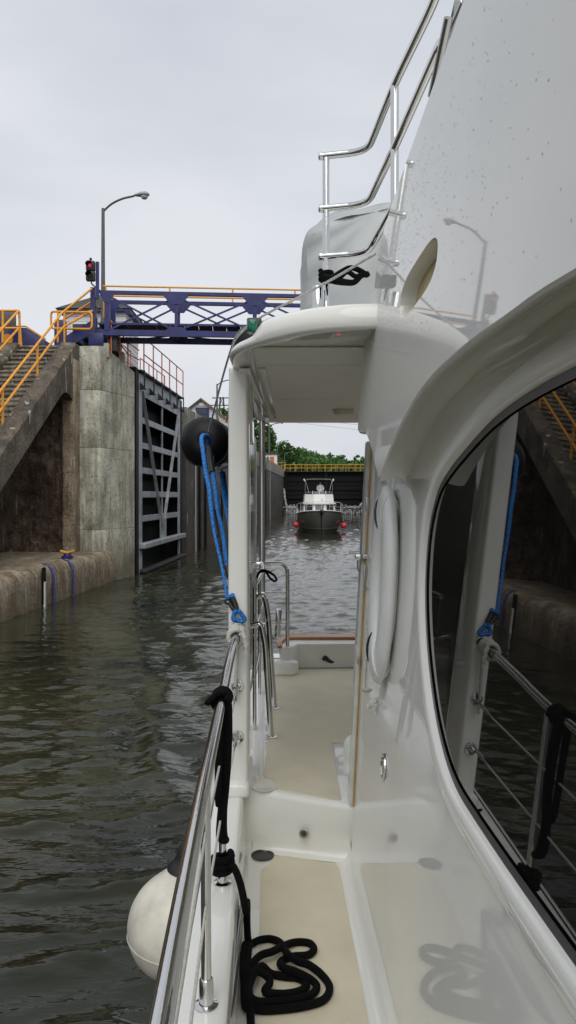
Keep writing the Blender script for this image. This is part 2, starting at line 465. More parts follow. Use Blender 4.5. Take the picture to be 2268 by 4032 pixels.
def water_mat():
    m, nd, lk, b = newmat('canal_water')
    g = nd.new('ShaderNodeNewGeometry')
    mpn = nd.new('ShaderNodeMapping'); mpn.inputs['Scale'].default_value = (0.6, 1.4, 1)
    lk.new(g.outputs['Position'], mpn.inputs['Vector'])
    t = nd.new('ShaderNodeTexNoise'); t.inputs['Scale'].default_value = 5.5; t.inputs['Detail'].default_value = 2; t.inputs['Distortion'].default_value = 0.7
    lk.new(mpn.outputs['Vector'], t.inputs['Vector'])
    bp = nd.new('ShaderNodeBump'); bp.inputs['Strength'].default_value = 0.3; bp.inputs['Distance'].default_value = 0.025
    lk.new(t.outputs['Fac'], bp.inputs['Height'])
    t4 = nd.new('ShaderNodeTexNoise'); t4.inputs['Scale'].default_value = 15.0; t4.inputs['Detail'].default_value = 1
    lk.new(mpn.outputs['Vector'], t4.inputs['Vector'])
    bp2 = nd.new('ShaderNodeBump'); bp2.inputs['Strength'].default_value = 0.35; bp2.inputs['Distance'].default_value = 0.012
    lk.new(t4.outputs['Fac'], bp2.inputs['Height']); lk.new(bp.outputs['Normal'], bp2.inputs['Normal']); lk.new(bp2.outputs['Normal'], b.inputs['Normal'])
    t2 = nd.new('ShaderNodeTexNoise'); t2.inputs['Scale'].default_value = 0.35; t2.inputs['Detail'].default_value = 4
    lk.new(g.outputs['Position'], t2.inputs['Vector'])
    r_ = nd.new('ShaderNodeValToRGB')
    r_.color_ramp.elements[0].position = 0.35; r_.color_ramp.elements[0].color = (0.011, 0.013, 0.008, 1)
    r_.color_ramp.elements[1].position = 0.65; r_.color_ramp.elements[1].color = (0.034, 0.036, 0.017, 1)
    lk.new(t2.outputs['Fac'], r_.inputs['Fac']); lk.new(r_.outputs['Color'], b.inputs['Base Color'])
    b.inputs['Roughness'].default_value = 0.03; b.inputs['IOR'].default_value = 1.333
    return m
M['water'] = water_mat()
me = bpy.data.meshes.new('water')
me.from_pydata((wv - np.array([0, 0, WZ])).tolist(), [], wf.tolist())
me.materials.append(M['water'])
me.polygons.foreach_set('use_smooth', [True] * len(me.polygons))
water = bpy.data.objects.new('water', me); COL.objects.link(water)
water.location = (0, 0, ZC + WZ); struct(water)

# ---- land on both sides and beyond the lock, canal bed below
GZ = 4.4
def sheet(name, poly, mat):
    o = mk(name, poly, [tuple(range(len(poly)))], mat); return struct(o)
sheet('canal_bed', [(-80, -40, -4.6), (80, -40, -4.6), (80, 135, -4.6), (-80, 135, -4.6)], M['bank'])
sheet('ground', [L(-3, -1.2, GZ - .1), L(-3, -1500, GZ - .1), L(2200, -1500, GZ - .1), L(2200, -1.2, GZ - .1)], M['ground'])
right_ground = sheet('ground', [L(-3, 14.9, GZ - .1), L(2200, 14.9, GZ - .1), L(2200, 1500, GZ - .1), L(-3, 1500, GZ - .1)], M['ground'])
upper = mk('water', [L(95.5, 0, 3.2), L(2200, 0, 3.2), L(2200, 13.7, 3.2), L(95.5, 13.7, 3.2)], [(0, 1, 2, 3)], M['water']); struct(upper)
# sloping canal bank below the lock, left side and right side
def bank(name, t0, t1, z0, z1, s0, s1, sign):
    n, m_ = 60, 16
    v, f = [], []
    for i in range(n):
        for j in range(m_):
            a = j / (m_ - 1)
            s = s0 + (s1 - s0) * i / (n - 1)
            q = L(s, t0 + (t1 - t0) * a, z0 + (z1 - z0) * a)
            q += Vector((0, 0, 0.22 * noise.noise(q * 1.7) + 0.3 * noise.noise(q * 0.5)))
            v.append(q)
    for i in range(n - 1):
        for j in range(m_ - 1):
            f.append((i * m_ + j, i * m_ + j + 1, (i + 1) * m_ + j + 1, (i + 1) * m_ + j))
    return struct(mk(name, v, f, M['bank'], smooth=True))
bank('bank', -3.9, -14, -1.9, 4.4, -45, -4.2, -1)
bank('bank', 15, 26, -3.2, 4.4, -60, 0, 1)
# loose stones of the bank (they show in the saloon window's reflection)
V, Fc = [], []
for i in range(260):
    a = random.random(); s_ = random.uniform(-28, -5)
    q = L(s_, -4.2 - a * 9, -1.75 + a * 5.6)
    sz = random.uniform(0.15, 0.42)
    bm = bmesh.new(); bmesh.ops.create_icosphere(bm, subdivisions=1, radius=sz)
    o_ = len(V)
    V += [Vector((v.co.x * random.uniform(.7, 1.3), v.co.y * random.uniform(.7, 1.3), v.co.z * random.uniform(.5, .9))) + q for v in bm.verts]
    Fc += [tuple(v.index + o_ for v in fc.verts) for fc in bm.faces]; bm.free()
rb = mk('bank_rubble', V, Fc, M['bank'], kind='stuff')
rb['label'] = 'dark stone rubble covering the canal bank beyond the stairs'; rb['category'] = 'rubble'

# ---- hill with wood
def hill_z(x, y):
    u = (x / y) * F + 1134
    base = np.interp(u, [700, 1000, 1100, 1170, 1260, 1340, 1400, 1500, 2000], [36, 33, 30, 29, 25, 23, 21, 20, 18])
    return base
hv, hf = [], []
for i in range(20):
    for j in range(50):
        y = 330 + i * 22
        x = (-0.30 + 0.9 * j / 49) * y
        top = float(hill_z(x, y)) * (y / 520.0)
        hv.append(Vector((x, y, 4 + (top - 12) * min(1, i / 10.0) + 2 * noise.noise(Vector((x, y, 0)) * 0.02))))
for i in range(19):
    for j in range(49):
        hf.append((i * 50 + j, i * 50 + j + 1, (i + 1) * 50 + j + 1, (i + 1) * 50 + j))
struct(mk('hill', hv, hf, M['ground'], smooth=True))
def leaf_mat(name, c0, c1):
    m, nd, lk, b = newmat(name)
    a = nd.new('ShaderNodeAttribute'); a.attribute_name = 'tint'
    g = nd.new('ShaderNodeNewGeometry')
    r_ = nd.new('ShaderNodeValToRGB')
    r_.color_ramp.elements[0].color = (*c0, 1); r_.color_ramp.elements[1].color = (*c1, 1)
    ad = nd.new('ShaderNodeMath'); ad.operation = 'MULTIPLY_ADD'; ad.inputs[1].default_value = 0.35
    lk.new(g.outputs['Random Per Island'], ad.inputs[0]); lk.new(a.outputs['Fac'], ad.inputs[2])
    lk.new(ad.outputs[0], r_.inputs['Fac']); lk.new(r_.outputs['Color'], b.inputs['Base Color'])
    b.inputs['Roughness'].default_value = 0.8
    return m
M['leaf'] = leaf_mat('leaves', (0.018, 0.055, 0.010), (0.075, 0.17, 0.028))
M['bark'] = simple('bark', (0.05, 0.04, 0.03), 0.9, var=0.3)
def crown_np(c, rx, rz, n, leaf, seed):
    g = np.random.default_rng(seed)
    nl = 7
    lob = g.normal(0, 0.42, (nl, 3)); lob[:, 2] = g.uniform(-0.4, 0.65, nl)
    lr = g.uniform(0.35, 0.6, nl)
    k = g.integers(0, nl, n)
    d = g.normal(0, 1, (n, 3)); d /= np.linalg.norm(d, axis=1)[:, None]
    p = lob[k] + d * (lr[k] * g.uniform(0.6, 1.0, n) ** 0.4)[:, None]
    p *= np.array([rx, rx, rz]); p += np.array(c)
    a = g.normal(0, 1, (n, 3)); a /= np.linalg.norm(a, axis=1)[:, None]
    b = np.cross(a, g.normal(0, 1, (n, 3))); b /= np.linalg.norm(b, axis=1)[:, None]
    s = leaf * g.uniform(0.6, 1.3, n)[:, None]
    q = np.stack([p - a * s, p - b * s * .6, p + a * s, p + b * s * .6], 1)
    return q.reshape(-1, 3)
def leaves_obj(name, quads, tints, mat, parent=None, kind=None):
    o_loc = OFF[parent.name] if parent else Vector((0, 0, 0))
    v = quads - np.array(o_loc)
    n = len(v) // 4
    me = bpy.data.meshes.new(name)
    me.from_pydata(v.tolist(), [], np.arange(n * 4).reshape(n, 4).tolist())
    at_ = me.attributes.new('tint', 'FLOAT', 'FACE'); at_.data.foreach_set('value', tints)
    me.materials.append(mat)
    o = bpy.data.objects.new(name, me); COL.objects.link(o)
    if parent: o.parent = parent
    else: o.location = (0, 0, ZC)
    OFF[o.name] = o_loc
    if kind: o['kind'] = kind
    return o
qs, ts = [], []
for i in range(520):
    y = 335 + (i / 520) * 230 + random.uniform(-8, 8)
    x = random.uniform(-0.12, 0.16) * y
    row = min(1, (y - 330) / 220.0)
    z = 4 + (float(hill_z(x, y)) * (y / 520.0) - 12) * row
    h = random.uniform(7, 12)
    q = crown_np((x, y, z + h * .55), random.uniform(3.5, 6), h * .6, 260, 1.05, i)
    qs.append(q); ts.append(np.full(260, random.uniform(-0.05, 0.7)))
wood = leaves_obj('hillside_wood', np.concatenate(qs), np.concatenate(ts), M['leaf'], kind='stuff')
wood['label'] = 'green wooded hillside beyond the far lock gate'; wood['category'] = 'wood'
def tree(x, y, h, rx, seed, label):
    base = Vector((x, y, GZ - .1))
    t = empty('tree', base, label, 'tree', 'trees beside the lock')
    top = base + Vector((0, 0, h * .6))
    tube('trunk', [base, base + Vector((.2, 0, h * .3)), top], [.28, .2, .1], M['bark'], t, n=8, sm=3)
    q = crown_np(tuple(base + Vector((0, 0, h * .62))), rx, h * .42, 1500, 0.42, seed)
    g = np.random.default_rng(seed)
    leaves_obj('crown', q, g.uniform(0.0, 0.55, 1500), M['leaf'], t)
    return t
tree(-8.8, 158, 12.0, 4.2, 1, 'tall leafy tree rising over the lock wall beside the steel pole')
tree(-4.6, 168, 11.2, 3.6, 2, 'rounded green tree right behind the tall wall lamp')
tree(-12.5, 150, 14.0, 4.6, 3, 'dark leafy tree half hidden by the white post')
tree(-0.2, 215, 10.5, 4.2, 4, 'light green tree beyond the white gate hut')

# ---- lock chamber, left wall
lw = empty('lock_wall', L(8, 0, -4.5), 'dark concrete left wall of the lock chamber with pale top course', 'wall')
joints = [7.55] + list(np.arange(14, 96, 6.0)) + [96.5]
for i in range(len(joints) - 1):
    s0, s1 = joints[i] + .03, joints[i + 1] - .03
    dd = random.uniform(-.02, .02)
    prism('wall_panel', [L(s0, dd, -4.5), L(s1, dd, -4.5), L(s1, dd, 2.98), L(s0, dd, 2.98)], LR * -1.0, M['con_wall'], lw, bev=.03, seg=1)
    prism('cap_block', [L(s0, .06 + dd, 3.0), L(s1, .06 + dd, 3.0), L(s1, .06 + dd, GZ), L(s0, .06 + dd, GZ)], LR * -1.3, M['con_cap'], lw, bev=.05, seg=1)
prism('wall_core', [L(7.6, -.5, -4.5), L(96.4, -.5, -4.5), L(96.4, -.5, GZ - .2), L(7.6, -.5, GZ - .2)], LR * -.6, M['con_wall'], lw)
for s in (9.6, 26, 44, 62):
    tube('hanging_line', [L(s, .12, GZ), L(s + .05, .1, 1), L(s, .12, WZ - .1)], .022, M['whiterope'], lw, n=5)
for s in (11.2, 13.2, 20, 32, 44.5, 56):
    box('ladder_slot', L(s, .035, 0.2), (.16, .3, 7.2), M['blacksteel'], lw, (LR, LD, Vector((0, 0, 1))))
rw = empty('lock_wall', L(8, 13.7, -4.5), 'concrete right wall of the lock chamber hidden mostly by the cabin side', 'wall')
for i in range(len(joints) - 1):
    s0, s1 = joints[i] + .03, joints[i + 1] - .03
    prism('wall_panel', [L(s0, 13.7, -4.5), L(s1, 13.7, -4.5), L(s1, 13.7, 2.98), L(s0, 13.7, 2.98)], LR * 1.0, M['con_wall'], rw, bev=.03, seg=1)
    prism('cap_block', [L(s0, 13.64, 3.0), L(s1, 13.64, 3.0), L(s1, 13.64, GZ), L(s0, 13.64, GZ)], LR * 1.3, M['con_cap'], rw, bev=.05, seg=1)
# right-hand pier carrying the bridge
prism('lock_pier', [(8.2, 25.5, -4.5), (11.5, 25.5, -4.5), (12, 38, -4.5), (8.9, 38, -4.5)], (0, 0, 9.6), M['con_pier'], bev=.2)
tag(bpy.data.objects['lock_pier'], 'right hand concrete pier at the end of the blue bridge', 'pier')
# gate recess behind the open leaf
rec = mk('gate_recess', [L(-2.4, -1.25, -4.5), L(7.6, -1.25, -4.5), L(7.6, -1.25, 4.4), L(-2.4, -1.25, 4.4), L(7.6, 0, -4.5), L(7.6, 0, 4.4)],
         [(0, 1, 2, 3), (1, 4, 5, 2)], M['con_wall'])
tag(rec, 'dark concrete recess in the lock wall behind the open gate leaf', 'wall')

# ---- pier at the head of the stairs: rounded nose, sloped top
pier_plan = [(-7.02, 25.45), (-6.55, 25.4), (-6.30, 25.55), (-6.12, 25.95), (-5.93, 26.5), (-5.62, 27.35), (-5.56, 27.55), (-6.9, 27.62), (-7.02, 27.5)]
def pier_top(p):
    d = max(0, (p[1] - 25.9))
    return 5.02 - 0.33 * d if p[0] > -6.4 else 5.02
pier = empty('lock_pier', (-6.3, 26.5, -4.5), 'pale grey concrete pier with rounded nose beside the open lock gate', 'pier')
def lift(z0, z1, sc_, mat, name, topslope=False, jx=0):
    cx, cy = -6.4, 26.6
    lo = [Vector((cx + (x - cx) * sc_, cy + (y - cy) * sc_, z0)) for x, y in pier_plan]
    hi = [Vector((cx + (x - cx) * sc_, cy + (y - cy) * sc_, (pier_top((x, y)) if topslope else z1))) for x, y in pier_plan]
    n = len(lo)
    f = [(i, (i + 1) % n, n + (i + 1) % n, n + i) for i in range(n)] + [tuple(range(n)), tuple(range(n, 2 * n))]
    o = mk(name, lo + hi, f, mat, pier); bevel_mesh(o, .012, 1); return o
lift(-4.5, -1.145, 1.006, M['con_pier'], 'concrete_lift')
lift(-1.14, 1.62, 1.0, M['con_pier'], 'concrete_lift')
lift(1.625, 3.555, 1.001, M['con_pier'], 'concrete_lift')
lift(3.56, 5, 1.003, M['con_pier'], 'concrete_lift', True)

# ---- landing: low ledge along the water with rounded edge
A, B = Vector((-8.8, -10, 0)), Vector((-5.98, 25.7, 0))
A = Vector((-6.63, 17.5, 0)) + (Vector((-6.63, 17.5, 0)) - Vector((-5.77, 28.3, 0))).normalized() * 27
B = Vector((-5.77, 28.3, 0)) + (Vector((-6.63, 17.5, 0)) - Vector((-5.77, 28.3, 0))).normalized() * 2.2
ledge = empty('landing_ledge', (-8, 18, -4.5), 'low stained concrete landing ledge along the water on the left', 'ledge')
prof = [(0.02, -4.6), (0.02, -2.4), (0.0, -2.15), (-.04, -2.0), (-.12, -1.90), (-.26, -1.855), (-.5, -1.85), (-3.6, -1.83), (-3.6, -4.6)]
ld = (B - A).normalized(); lr = Vector((ld.y, -ld.x, 0)); llen = (B - A).length
NS = 120
rr = []
for i in range(NS + 1):
    p = A + ld * (llen * i / NS)
    ring = []
    for k, (t, z) in enumerate(prof):
        q = p + lr * t; q.z = z
        if 1 < k < 7:
            q += lr * (0.05 * noise.noise(q * 2.1) + .02 * noise.noise(q * 9)) + Vector((0, 0, .035 * noise.noise(q * 2.7) + .02 * noise.noise(q * 8)))
        ring.append(q)
    rr.append(ring)
rings('ledge_block', rr, M['con_ledge'], ledge, auto=60)
def ledge_pt(x, y):                       # on the ledge's front face
    # intersect the sight line with the face plane
    d = Vector(((x - 1134) / F, 1, (1953 - y) / F))
    n = lr; k = (A + lr * .02).dot(n) / d.dot(n)
    return d * k
for x, nm in ((207, 'painted_stripe'), (284, 'painted_stripe')):
    p = ledge_pt(x, 2300); 
    pts = [(.035, -3.1), (.035, -2.4), (.02, -2.12), (-.03, -1.965), (-.12, -1.865), (-.3, -1.825)]
    v, f = [], []
    for t, z in pts:
        for sgn in (-1, 1):
            q = Vector((p.x, p.y, 0)) + lr * (t + .01) + ld * (.075 * sgn); q.z = z; v.append(q)
    for i in range(len(pts) - 1): f.append((2 * i, 2 * i + 1, 2 * i + 3, 2 * i + 2))
    mk(nm, v, f, M['navystripe'], ledge)
p = ledge_pt(168, 2350)
gp = Vector((p.x, p.y, 0)) + lr * .03
box('gauge_slot', gp + Vector((0, 0, -2.35)), (.05, .17, .95), M['blacksteel'], ledge, (lr, ld, Vector((0, 0, 1))))
gauge = box('water_gauge', gp + lr * .03 + Vector((0, 0, -2.62)), (.03, .11, .75), M['white'], None, (lr, ld, Vector((0, 0, 1))))
tag(gauge, 'narrow white depth gauge board with black ticks on the ledge face', 'gauge')
for i in range(14):
    box('tick', gp + lr * .047 + ld * .025 + Vector((0, 0, -2.29 - i * .048)), (.006, .045, .018), M['blacksteel'], gauge, (lr, ld, Vector((0, 0, 1))))
fl = tube('floating_line', [ledge_pt(-120, 2520) + lr * .1, ledge_pt(0, 2466) + lr * .1, ledge_pt(70, 2428) + lr * .14, ledge_pt(150, 2408) + lr * .08], .012, M['whiterope'], None, n=5, sm=5)
tag(fl, 'thin pale line lying along the waterline left of the depth gauge', 'rope')
# bollard
bp_ = PZ(265, 2197, -1.83)
bo = empty('mooring_bollard', bp_, 'small mooring bollard with yellow horn top on dark base, on the ledge', 'bollard')
lathe('base', bp_, (0, 0, 1), [(0, .17), (.05, .17), (.08, .11), (.13, .10)], M['navy'], bo, 12)
rings('horn', [[bp_ + Vector((sx, .06 * math.cos(a), .15 + .045 * math.sin(a) + .05 * abs(sx) / .2)) for a in np.linspace(0, 2 * math.pi, 8, endpoint=False)] for sx in (-.2, -.1, 0, .1, .22)], M['yellow'], bo)

# ---- stairs
st = empty('concrete_stairs', (-8.4, 20, -1.85), 'weathered concrete staircase with heavy sloping side wall climbing from the ledge', 'stairs')
def stair_x(Y, x25): return x25 - .0505 * (25 - Y)
def slope_z(Y): return 5.0 - .686 * (25 - Y)
Y0 = 25 - (5.0 + 1.8) / .686
# parapet: top surface wide, soffit open below
def parapet(name, xa, xb, depth_near, depth_far, mat):
    v = []
    NN = 110
    rr = []
    for i in range(NN + 1):
        Y = Y0 + (25.42 - Y0) * i / NN
        zt = min(slope_z(Y), 5.06)
        dep = 0.96
        zb = max(zt - dep, -1.84) if Y < 25.0 else -1.84
        if 23.6 < Y < 25.0:
            zb = zt - dep - max(0, (Y - 23.6) / 1.4) ** 2 * 1.1      # arch springing
        ja = .03 * noise.noise(Vector((1, Y * 1.5, 0))) + .025 * noise.noise(Vector((3, Y * 7, 0))); jb = .03 * noise.noise(Vector((7, Y * 1.5, 0))) + .035 * noise.noise(Vector((9, Y * 6, 0)))
        rr.append([Vector((stair_x(Y, xa), Y, zb)), Vector((stair_x(Y, xb), Y, zb)), Vector((stair_x(Y, xb) + ja * .3, Y, zt - .06 + jb)), Vector((stair_x(Y, xb) - .07, Y, zt + jb)), Vector((stair_x(Y, xa), Y, zt + .02 + ja))])
    return rings(name, rr, mat, st, smooth=False)
parapet('side_wall', -7.48, -7.0, .96, .96, M['con_stair'])
parapet('side_wall', -9.75, -8.92, .96, .96, M['con_stair'])
nst = 38
rise = (5.0 + 1.85) / nst; run = rise / .686
for i in range(nst):
    z = -1.85 + rise * (i + 1); Yf = 25.3 - run * (nst - i) + .2
    xc = (-7.48 - 8.92) / 2 - .0505 * (25 - Yf); jy = random.uniform(-.012, .012)
    pr_ = [(Yf + .05, z - rise * 1.7), (Yf + .05, z - .065), (Yf + jy, z - .055), (Yf + jy, z - .012), (Yf + jy + .015, z), (Yf + .6, z), (Yf + .6, z - rise * 1.7)]
    prism('step', [Vector((xc - .74, y_, z_)) for y_, z_ in pr_], (1.48, 0, 0), M['con_nose'], st)
prism('landing', [(-12.5, 25.45, 4.70), (-7.03, 25.45, 4.70), (-7.03, 29.2, 4.70), (-12.5, 29.2, 4.70)], (0, 0, .3), M['con_stair'], st)
# back wall under the stairs
nb = 70; bv = []; bf = []
for i in range(nb):
    for j in range(nb):
        x = -12.6 + 5.3 * i / (nb - 1); z = -1.9 + 6.6 * j / (nb - 1)
        q = Vector((x, 25.0, z)); q.y += .20 * noise.noise(q * .9) + .10 * noise.noise(q * 2.7) + .05 * noise.noise(q * 7)
        bv.append(q)
for i in range(nb - 1):
    for j in range(nb - 1): bf.append((i * nb + j, (i + 1) * nb + j, (i + 1) * nb + j + 1, i * nb + j + 1))
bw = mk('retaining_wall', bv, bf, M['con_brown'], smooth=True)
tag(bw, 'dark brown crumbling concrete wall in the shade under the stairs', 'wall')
box('jamb', (-7.16, 25.1, 1.3), (.40, .66, 6.4), M['con_ledge'], st, bev=.04)
box('under_wall', (-9.4, 20, .2), (.3, 11, 4.0), M['con_brown'], st)

# stair rails
def railing(name, label, pts_list, posts, r, mat, cat='railing', group=None):
    o = empty(name, posts[0][0] if posts else pts_list[0][0], label, cat, group)
    for p in pts_list: tube('rail', bend(p, .09) if len(p) > 2 else p, r, mat, o, n=8)
    for a, b in posts: tube('post', [a, b], r * 1.05, mat, o, n=8)
    return o
def SP(x, y, X25): # point on a vertical plane along the stairs
    # X = X25 - .0505*(25-Y)
    k = (x - 1134) / F
    Y = (X25 - .0505 * 25) / (k - .0505)
    return P(x, y, Y)
X1 = -7.52
def z_rail(Y, h): return slope_z(Y) + h
def SR(Y, X25, h): return Vector((stair_x(Y, X25), Y, slope_z(Y) + h))
railing('stair_railing', 'orange two-bar handrail on the side wall nearer the pier', 
        [[SR(15.5, X1, .95), SR(25.2, X1, .92), Vector((-6.62, 25.65, 7.0))],
         [SR(15.5, X1, .42), SR(25.4, X1, .38), Vector((-6.62, 25.75, 6.28))]],
        [(SR(Y, X1, -.1), SR(Y, X1, .97)) for Y in (15.5, 18.1, 20.62, 23.1)] + [(Vector((-7.7, 26.2, 5.0)), Vector((-7.7, 26.2, 6.25)))], .037, M['orange'])
X2 = -8.98
railing('stair_railing', 'orange two-bar handrail on the far side of the steps', 
        [[SR(15.5, X2, .95), SR(25.3, X2, .97), Vector((-8.88, 25.3, 5.0))], [SR(15.5, X2, .42), SR(25.25, X2, .38)]],
        [(SR(Y, X2, -.1), SR(Y, X2, .97)) for Y in (15.5, 18.2, 20.95, 23.3)], .037, M['orange'])
railing('landing_railing', 'orange horizontal railing on the landing left of the steps',
        [[(-12.2, 25.9, 6.32), (-9.15, 25.9, 6.32), (-9.15, 25.9, 5.0)], [(-12.2, 25.9, 5.72), (-9.15, 25.9, 5.72)]],
        [((-9.72, 25.9, 5.0), (-9.72, 25.9, 6.32)), ((-10.9, 25.9, 5.0), (-10.9, 25.9, 6.32))], .04, M['orange'])
lp = [P(201, 1226, 26.2), P(362, 1230, 25.4), P(362, 1296, 25.4), P(201, 1293, 26.2)]
loop = empty('loop_railing', lp[3], 'rounded orange loop rail at the foot of the blue bridge steps', 'railing')
cl = bend(lp + [lp[0], lp[1]], .14)[1:-2]
tube('rail', cl, .037, M['orange'], loop, n=8, closed=True)
for q in (P(228, 1226, 26.05), P(254, 1226, 25.9)):
    tube('post', [Vector((q.x, q.y, 5.0)), q], .036, M['orange'], loop, n=8)
lp2 = [P(244, 1262, 26.8), P(262, 1252, 26.7), P(386, 1172, 26.0)]
o = railing('bridge_step_railing', 'orange handrail on the far side of the blue bridge steps',
        [[lp2[0] + Vector((0, 0, -.6)), lp2[0], lp2[1], lp2[2]], [P(246, 1290, 26.8), P(386, 1205, 26.0)]], [(P(410, 1252, 26.9), P(410, 1155, 26.9))], .036, M['orange'])

# ---- blue machinery box
bb = empty('machinery_box', (-9.7, 27.6, 5.0), 'dark blue steel machinery box with sloped end on the landing', 'machinery')
prism('body', [(-12.4, 27.0, 5.0), (-8.62, 27.0, 5.0), (-8.62, 27.0, 5.52), (-9.3, 27.0, 5.98), (-12.4, 27.0, 6.02)], (0, 1.2, 0), M['navy'], bb, bev=.02)
tube('edge_rail', [(-12.4, 26.97, 6.05), (-9.3, 26.97, 6.02), (-8.6, 26.97, 5.56)], .03, M['orange'], bb, n=6)
lathe('flange', (-9.95, 26.98, 5.55), (0, -1, 0), [(0, .2), (.05, .2), (.06, .12)], M['orange'], bb, 14)
box('sign_panel', (-9.75, 26.4, 6.15), (.62, .04, .62), M['lampgrey'], bb, bev=.05)

# ---- white control hut with dark hip roof
hut = empty('control_hut', (-7.8, 31.5, GZ), 'small white clapboard control hut with dark hip roof behind the bridge end', 'hut')
for i in range(14):
    box('clapboard', (-7.7, 31.5, GZ + .12 + i * .21), (2.5 + .0 * i, 2.5, .2), M['siding'], hut, bev=.01, seg=1)
hz_ = GZ + 3.02
hv_ = [(-9.2, 30.0, hz_), (-6.2, 30.0, hz_), (-6.2, 33.0, hz_), (-9.2, 33.0, hz_), (-7.7, 31.5, hz_ + .95)]
mk('roof', hv_, [(0, 1, 4), (1, 2, 4), (2, 3, 4), (3, 0, 4), (3, 2, 1, 0)], M['roofdark'], hut)
box('eave', (-7.7, 31.5, hz_ - .06), (2.9, 2.9, .1), M['navy'], hut)
for x in (-8.3, -7.2):
    w_ = box('window', (x, 30.22, GZ + 2.0), (.62, .06, 1.0), M['white'], hut)
    box('pane', (x, 30.18, GZ + 2.0), (.5, .03, .86), M['pane'], w_)

# ---- street lamps along the lock
def street_lamp(base, H, arm, label, rp_=.085, head=1.0):
    o = empty('street_lamp', base, label, 'street lamp', 'street lamps along the lock')
    b = Vector(base); t = Vector((b.x, b.y, H))
    tube('pole', [b, b + (t - b) * .5, t], [rp_ * 1.25, rp_, rp_ * .75], M['lampgrey'], o, n=10)
    a = Vector((arm[0], arm[1], 0))
    tip = t + a * .72 + Vector((0, 0, .42))
    tube('arm', [t + Vector((0, 0, -.12)), t + a * .2 + Vector((0, 0, .16)), t + a * .45 + Vector((0, 0, .34)), tip], rp_ * .5, M['lampgrey'], o, n=8, sm=4)
    d = a.normalized(); s = Vector((-d.y, d.x, 0))
    prof_ = [(0, .05, .05), (.12, .09, .07), (.35, .15, .12), (.6, .17, .13), (.72, .10, .09), (.78, .03, .03)]
    rr = []
    for q, w, h in prof_:
        c = tip + d * (q * head * .8) + Vector((0, 0, .02))
        rr.append([c + s * (w * head * math.cos(x)) + Vector((0, 0, h * head * math.sin(x) * (1 if math.sin(x) > 0 else .5))) for x in np.linspace(0, 2 * math.pi, 12, endpoint=False)])
    rings('lamp_head', rr, M['lamphead'], o)
    lathe('lens', tip + d * (.42 * head) + Vector((0, 0, -.03)), (0, 0, -1), [(0, .14 * head), (.06, .13 * head), (.11, .08 * head), (.13, .01)], M['lamplens'], o, 12)
    box('control_box', b + Vector((.1, -.05, 3.2)), (.2, .16, .32), M['lampgrey'], o, bev=.02)
    return o
street_lamp((-7.3, 30, GZ - .1), 11.35, (1.75, -.25), 'nearest tall grey street lamp rising behind the traffic light', head=1.0)
street_lamp((-6.96, 74.6, GZ - .1), 11, (2.0, 0), 'street lamp by the house with blue window, half hidden by the post', rp_=.1)
street_lamp((-2.94, 119, GZ - .1), 11, (2.2, 0), 'street lamp standing just left of the white gate hut', rp_=.13)
street_lamp((-2.2, 157, GZ - .1), 11, (2.4, 0), 'street lamp before the trees behind the gate hut', rp_=.13)
street_lamp((-.9, 198, GZ - .1), 11, (2.4, 0), 'farthest small street lamp against the wooded hill', rp_=.14)

# ---- near gate leaf, folded open in its recess
gate = empty('lock_gate', L(0, -.2, -4.5), 'open grey steel lock gate leaf with black panels between its beams', 'gate')
GS0, GS1, GT = -1.55, 6.35, -.12
GX = (LR, LD, Vector((0, 0, 1)))
def gbox(name, s, t, z, w, d, h, mat, bev=.012):
    return box(name, L(s, t, z), (d, w, h), mat, gate, GX, bev, 1)
gbox('skin_plate', (GS0 + GS1) / 2, GT - .78, .1, GS1 - GS0, .05, 9.0, M['blacksteel'], 0)
rows = [4.25, 2.90, 1.94, .98, .06, -.87]
for i, z in enumerate(rows):
    h = .24 if i else .85
    gbox('beam_flange', (GS0 + GS1) / 2, GT - .02, z, GS1 - GS0 - .5, .03, h, M['greysteel'])
    gbox('beam_web', (GS0 + GS1) / 2, GT - .41, z, GS1 - GS0 - .5, .72, .03, M['blacksteel'], 0)
gbox('stile', GS0 + .2, GT, .1, .5, .07, 9.0, M['greysteel'])
gbox('stile', GS1 - .14, GT, .1, .34, .07, 9.0, M['greysteel'])
gbox('stile_web', GS0 + .1, GT - .42, .1, .05, .7, 9.0, M['blacksteel'], 0)
gbox('stile_web', GS1 - .05, GT - .42, .1, .05, .7, 9.0, M['blacksteel'], 0)
gbox('mitre_post', GS1 + .42, GT - .25, .1, .55, .5, 9.1, M['blacksteel'], .03)
gbox('heel_post', GS0 - .35, GT - .2, .1, .45, .5, 9.3, M['blacksteel'], .03)
sm_ = GS0 + (GS1 - GS0) * .55
gbox('mullion', sm_, GT - .06, 1.6, .10, .06, 5.2, M['greysteel'], 0)
gbox('gusset_plate', sm_ - .1, GT + .012, -1.35, 1.25, .03, 1.2, M['greysteel'])
for s0 in (GS0 + .45, GS1 - .25):
    a = L(s0, GT + .035, 4.0); b_ = L(sm_ - .12 + (.16 if s0 > 3 else -.16), GT + .035, -1.0 if s0 > 3 else -1.5)
    bar('brace', a, b_, .025, .13, M['greysteel'], gate, up=LR)
gbox('fender_beam', (GS0 + GS1) / 2 + .1, GT + .14, -1.88, GS1 - GS0 + .3, .30, .20, M['greysteel'], .02)
gbox('bottom_beam', (GS0 + GS1) / 2 + .1, GT + .16, -2.82, GS1 - GS0 + .2, .3, .12, M['darksteel'], .02)
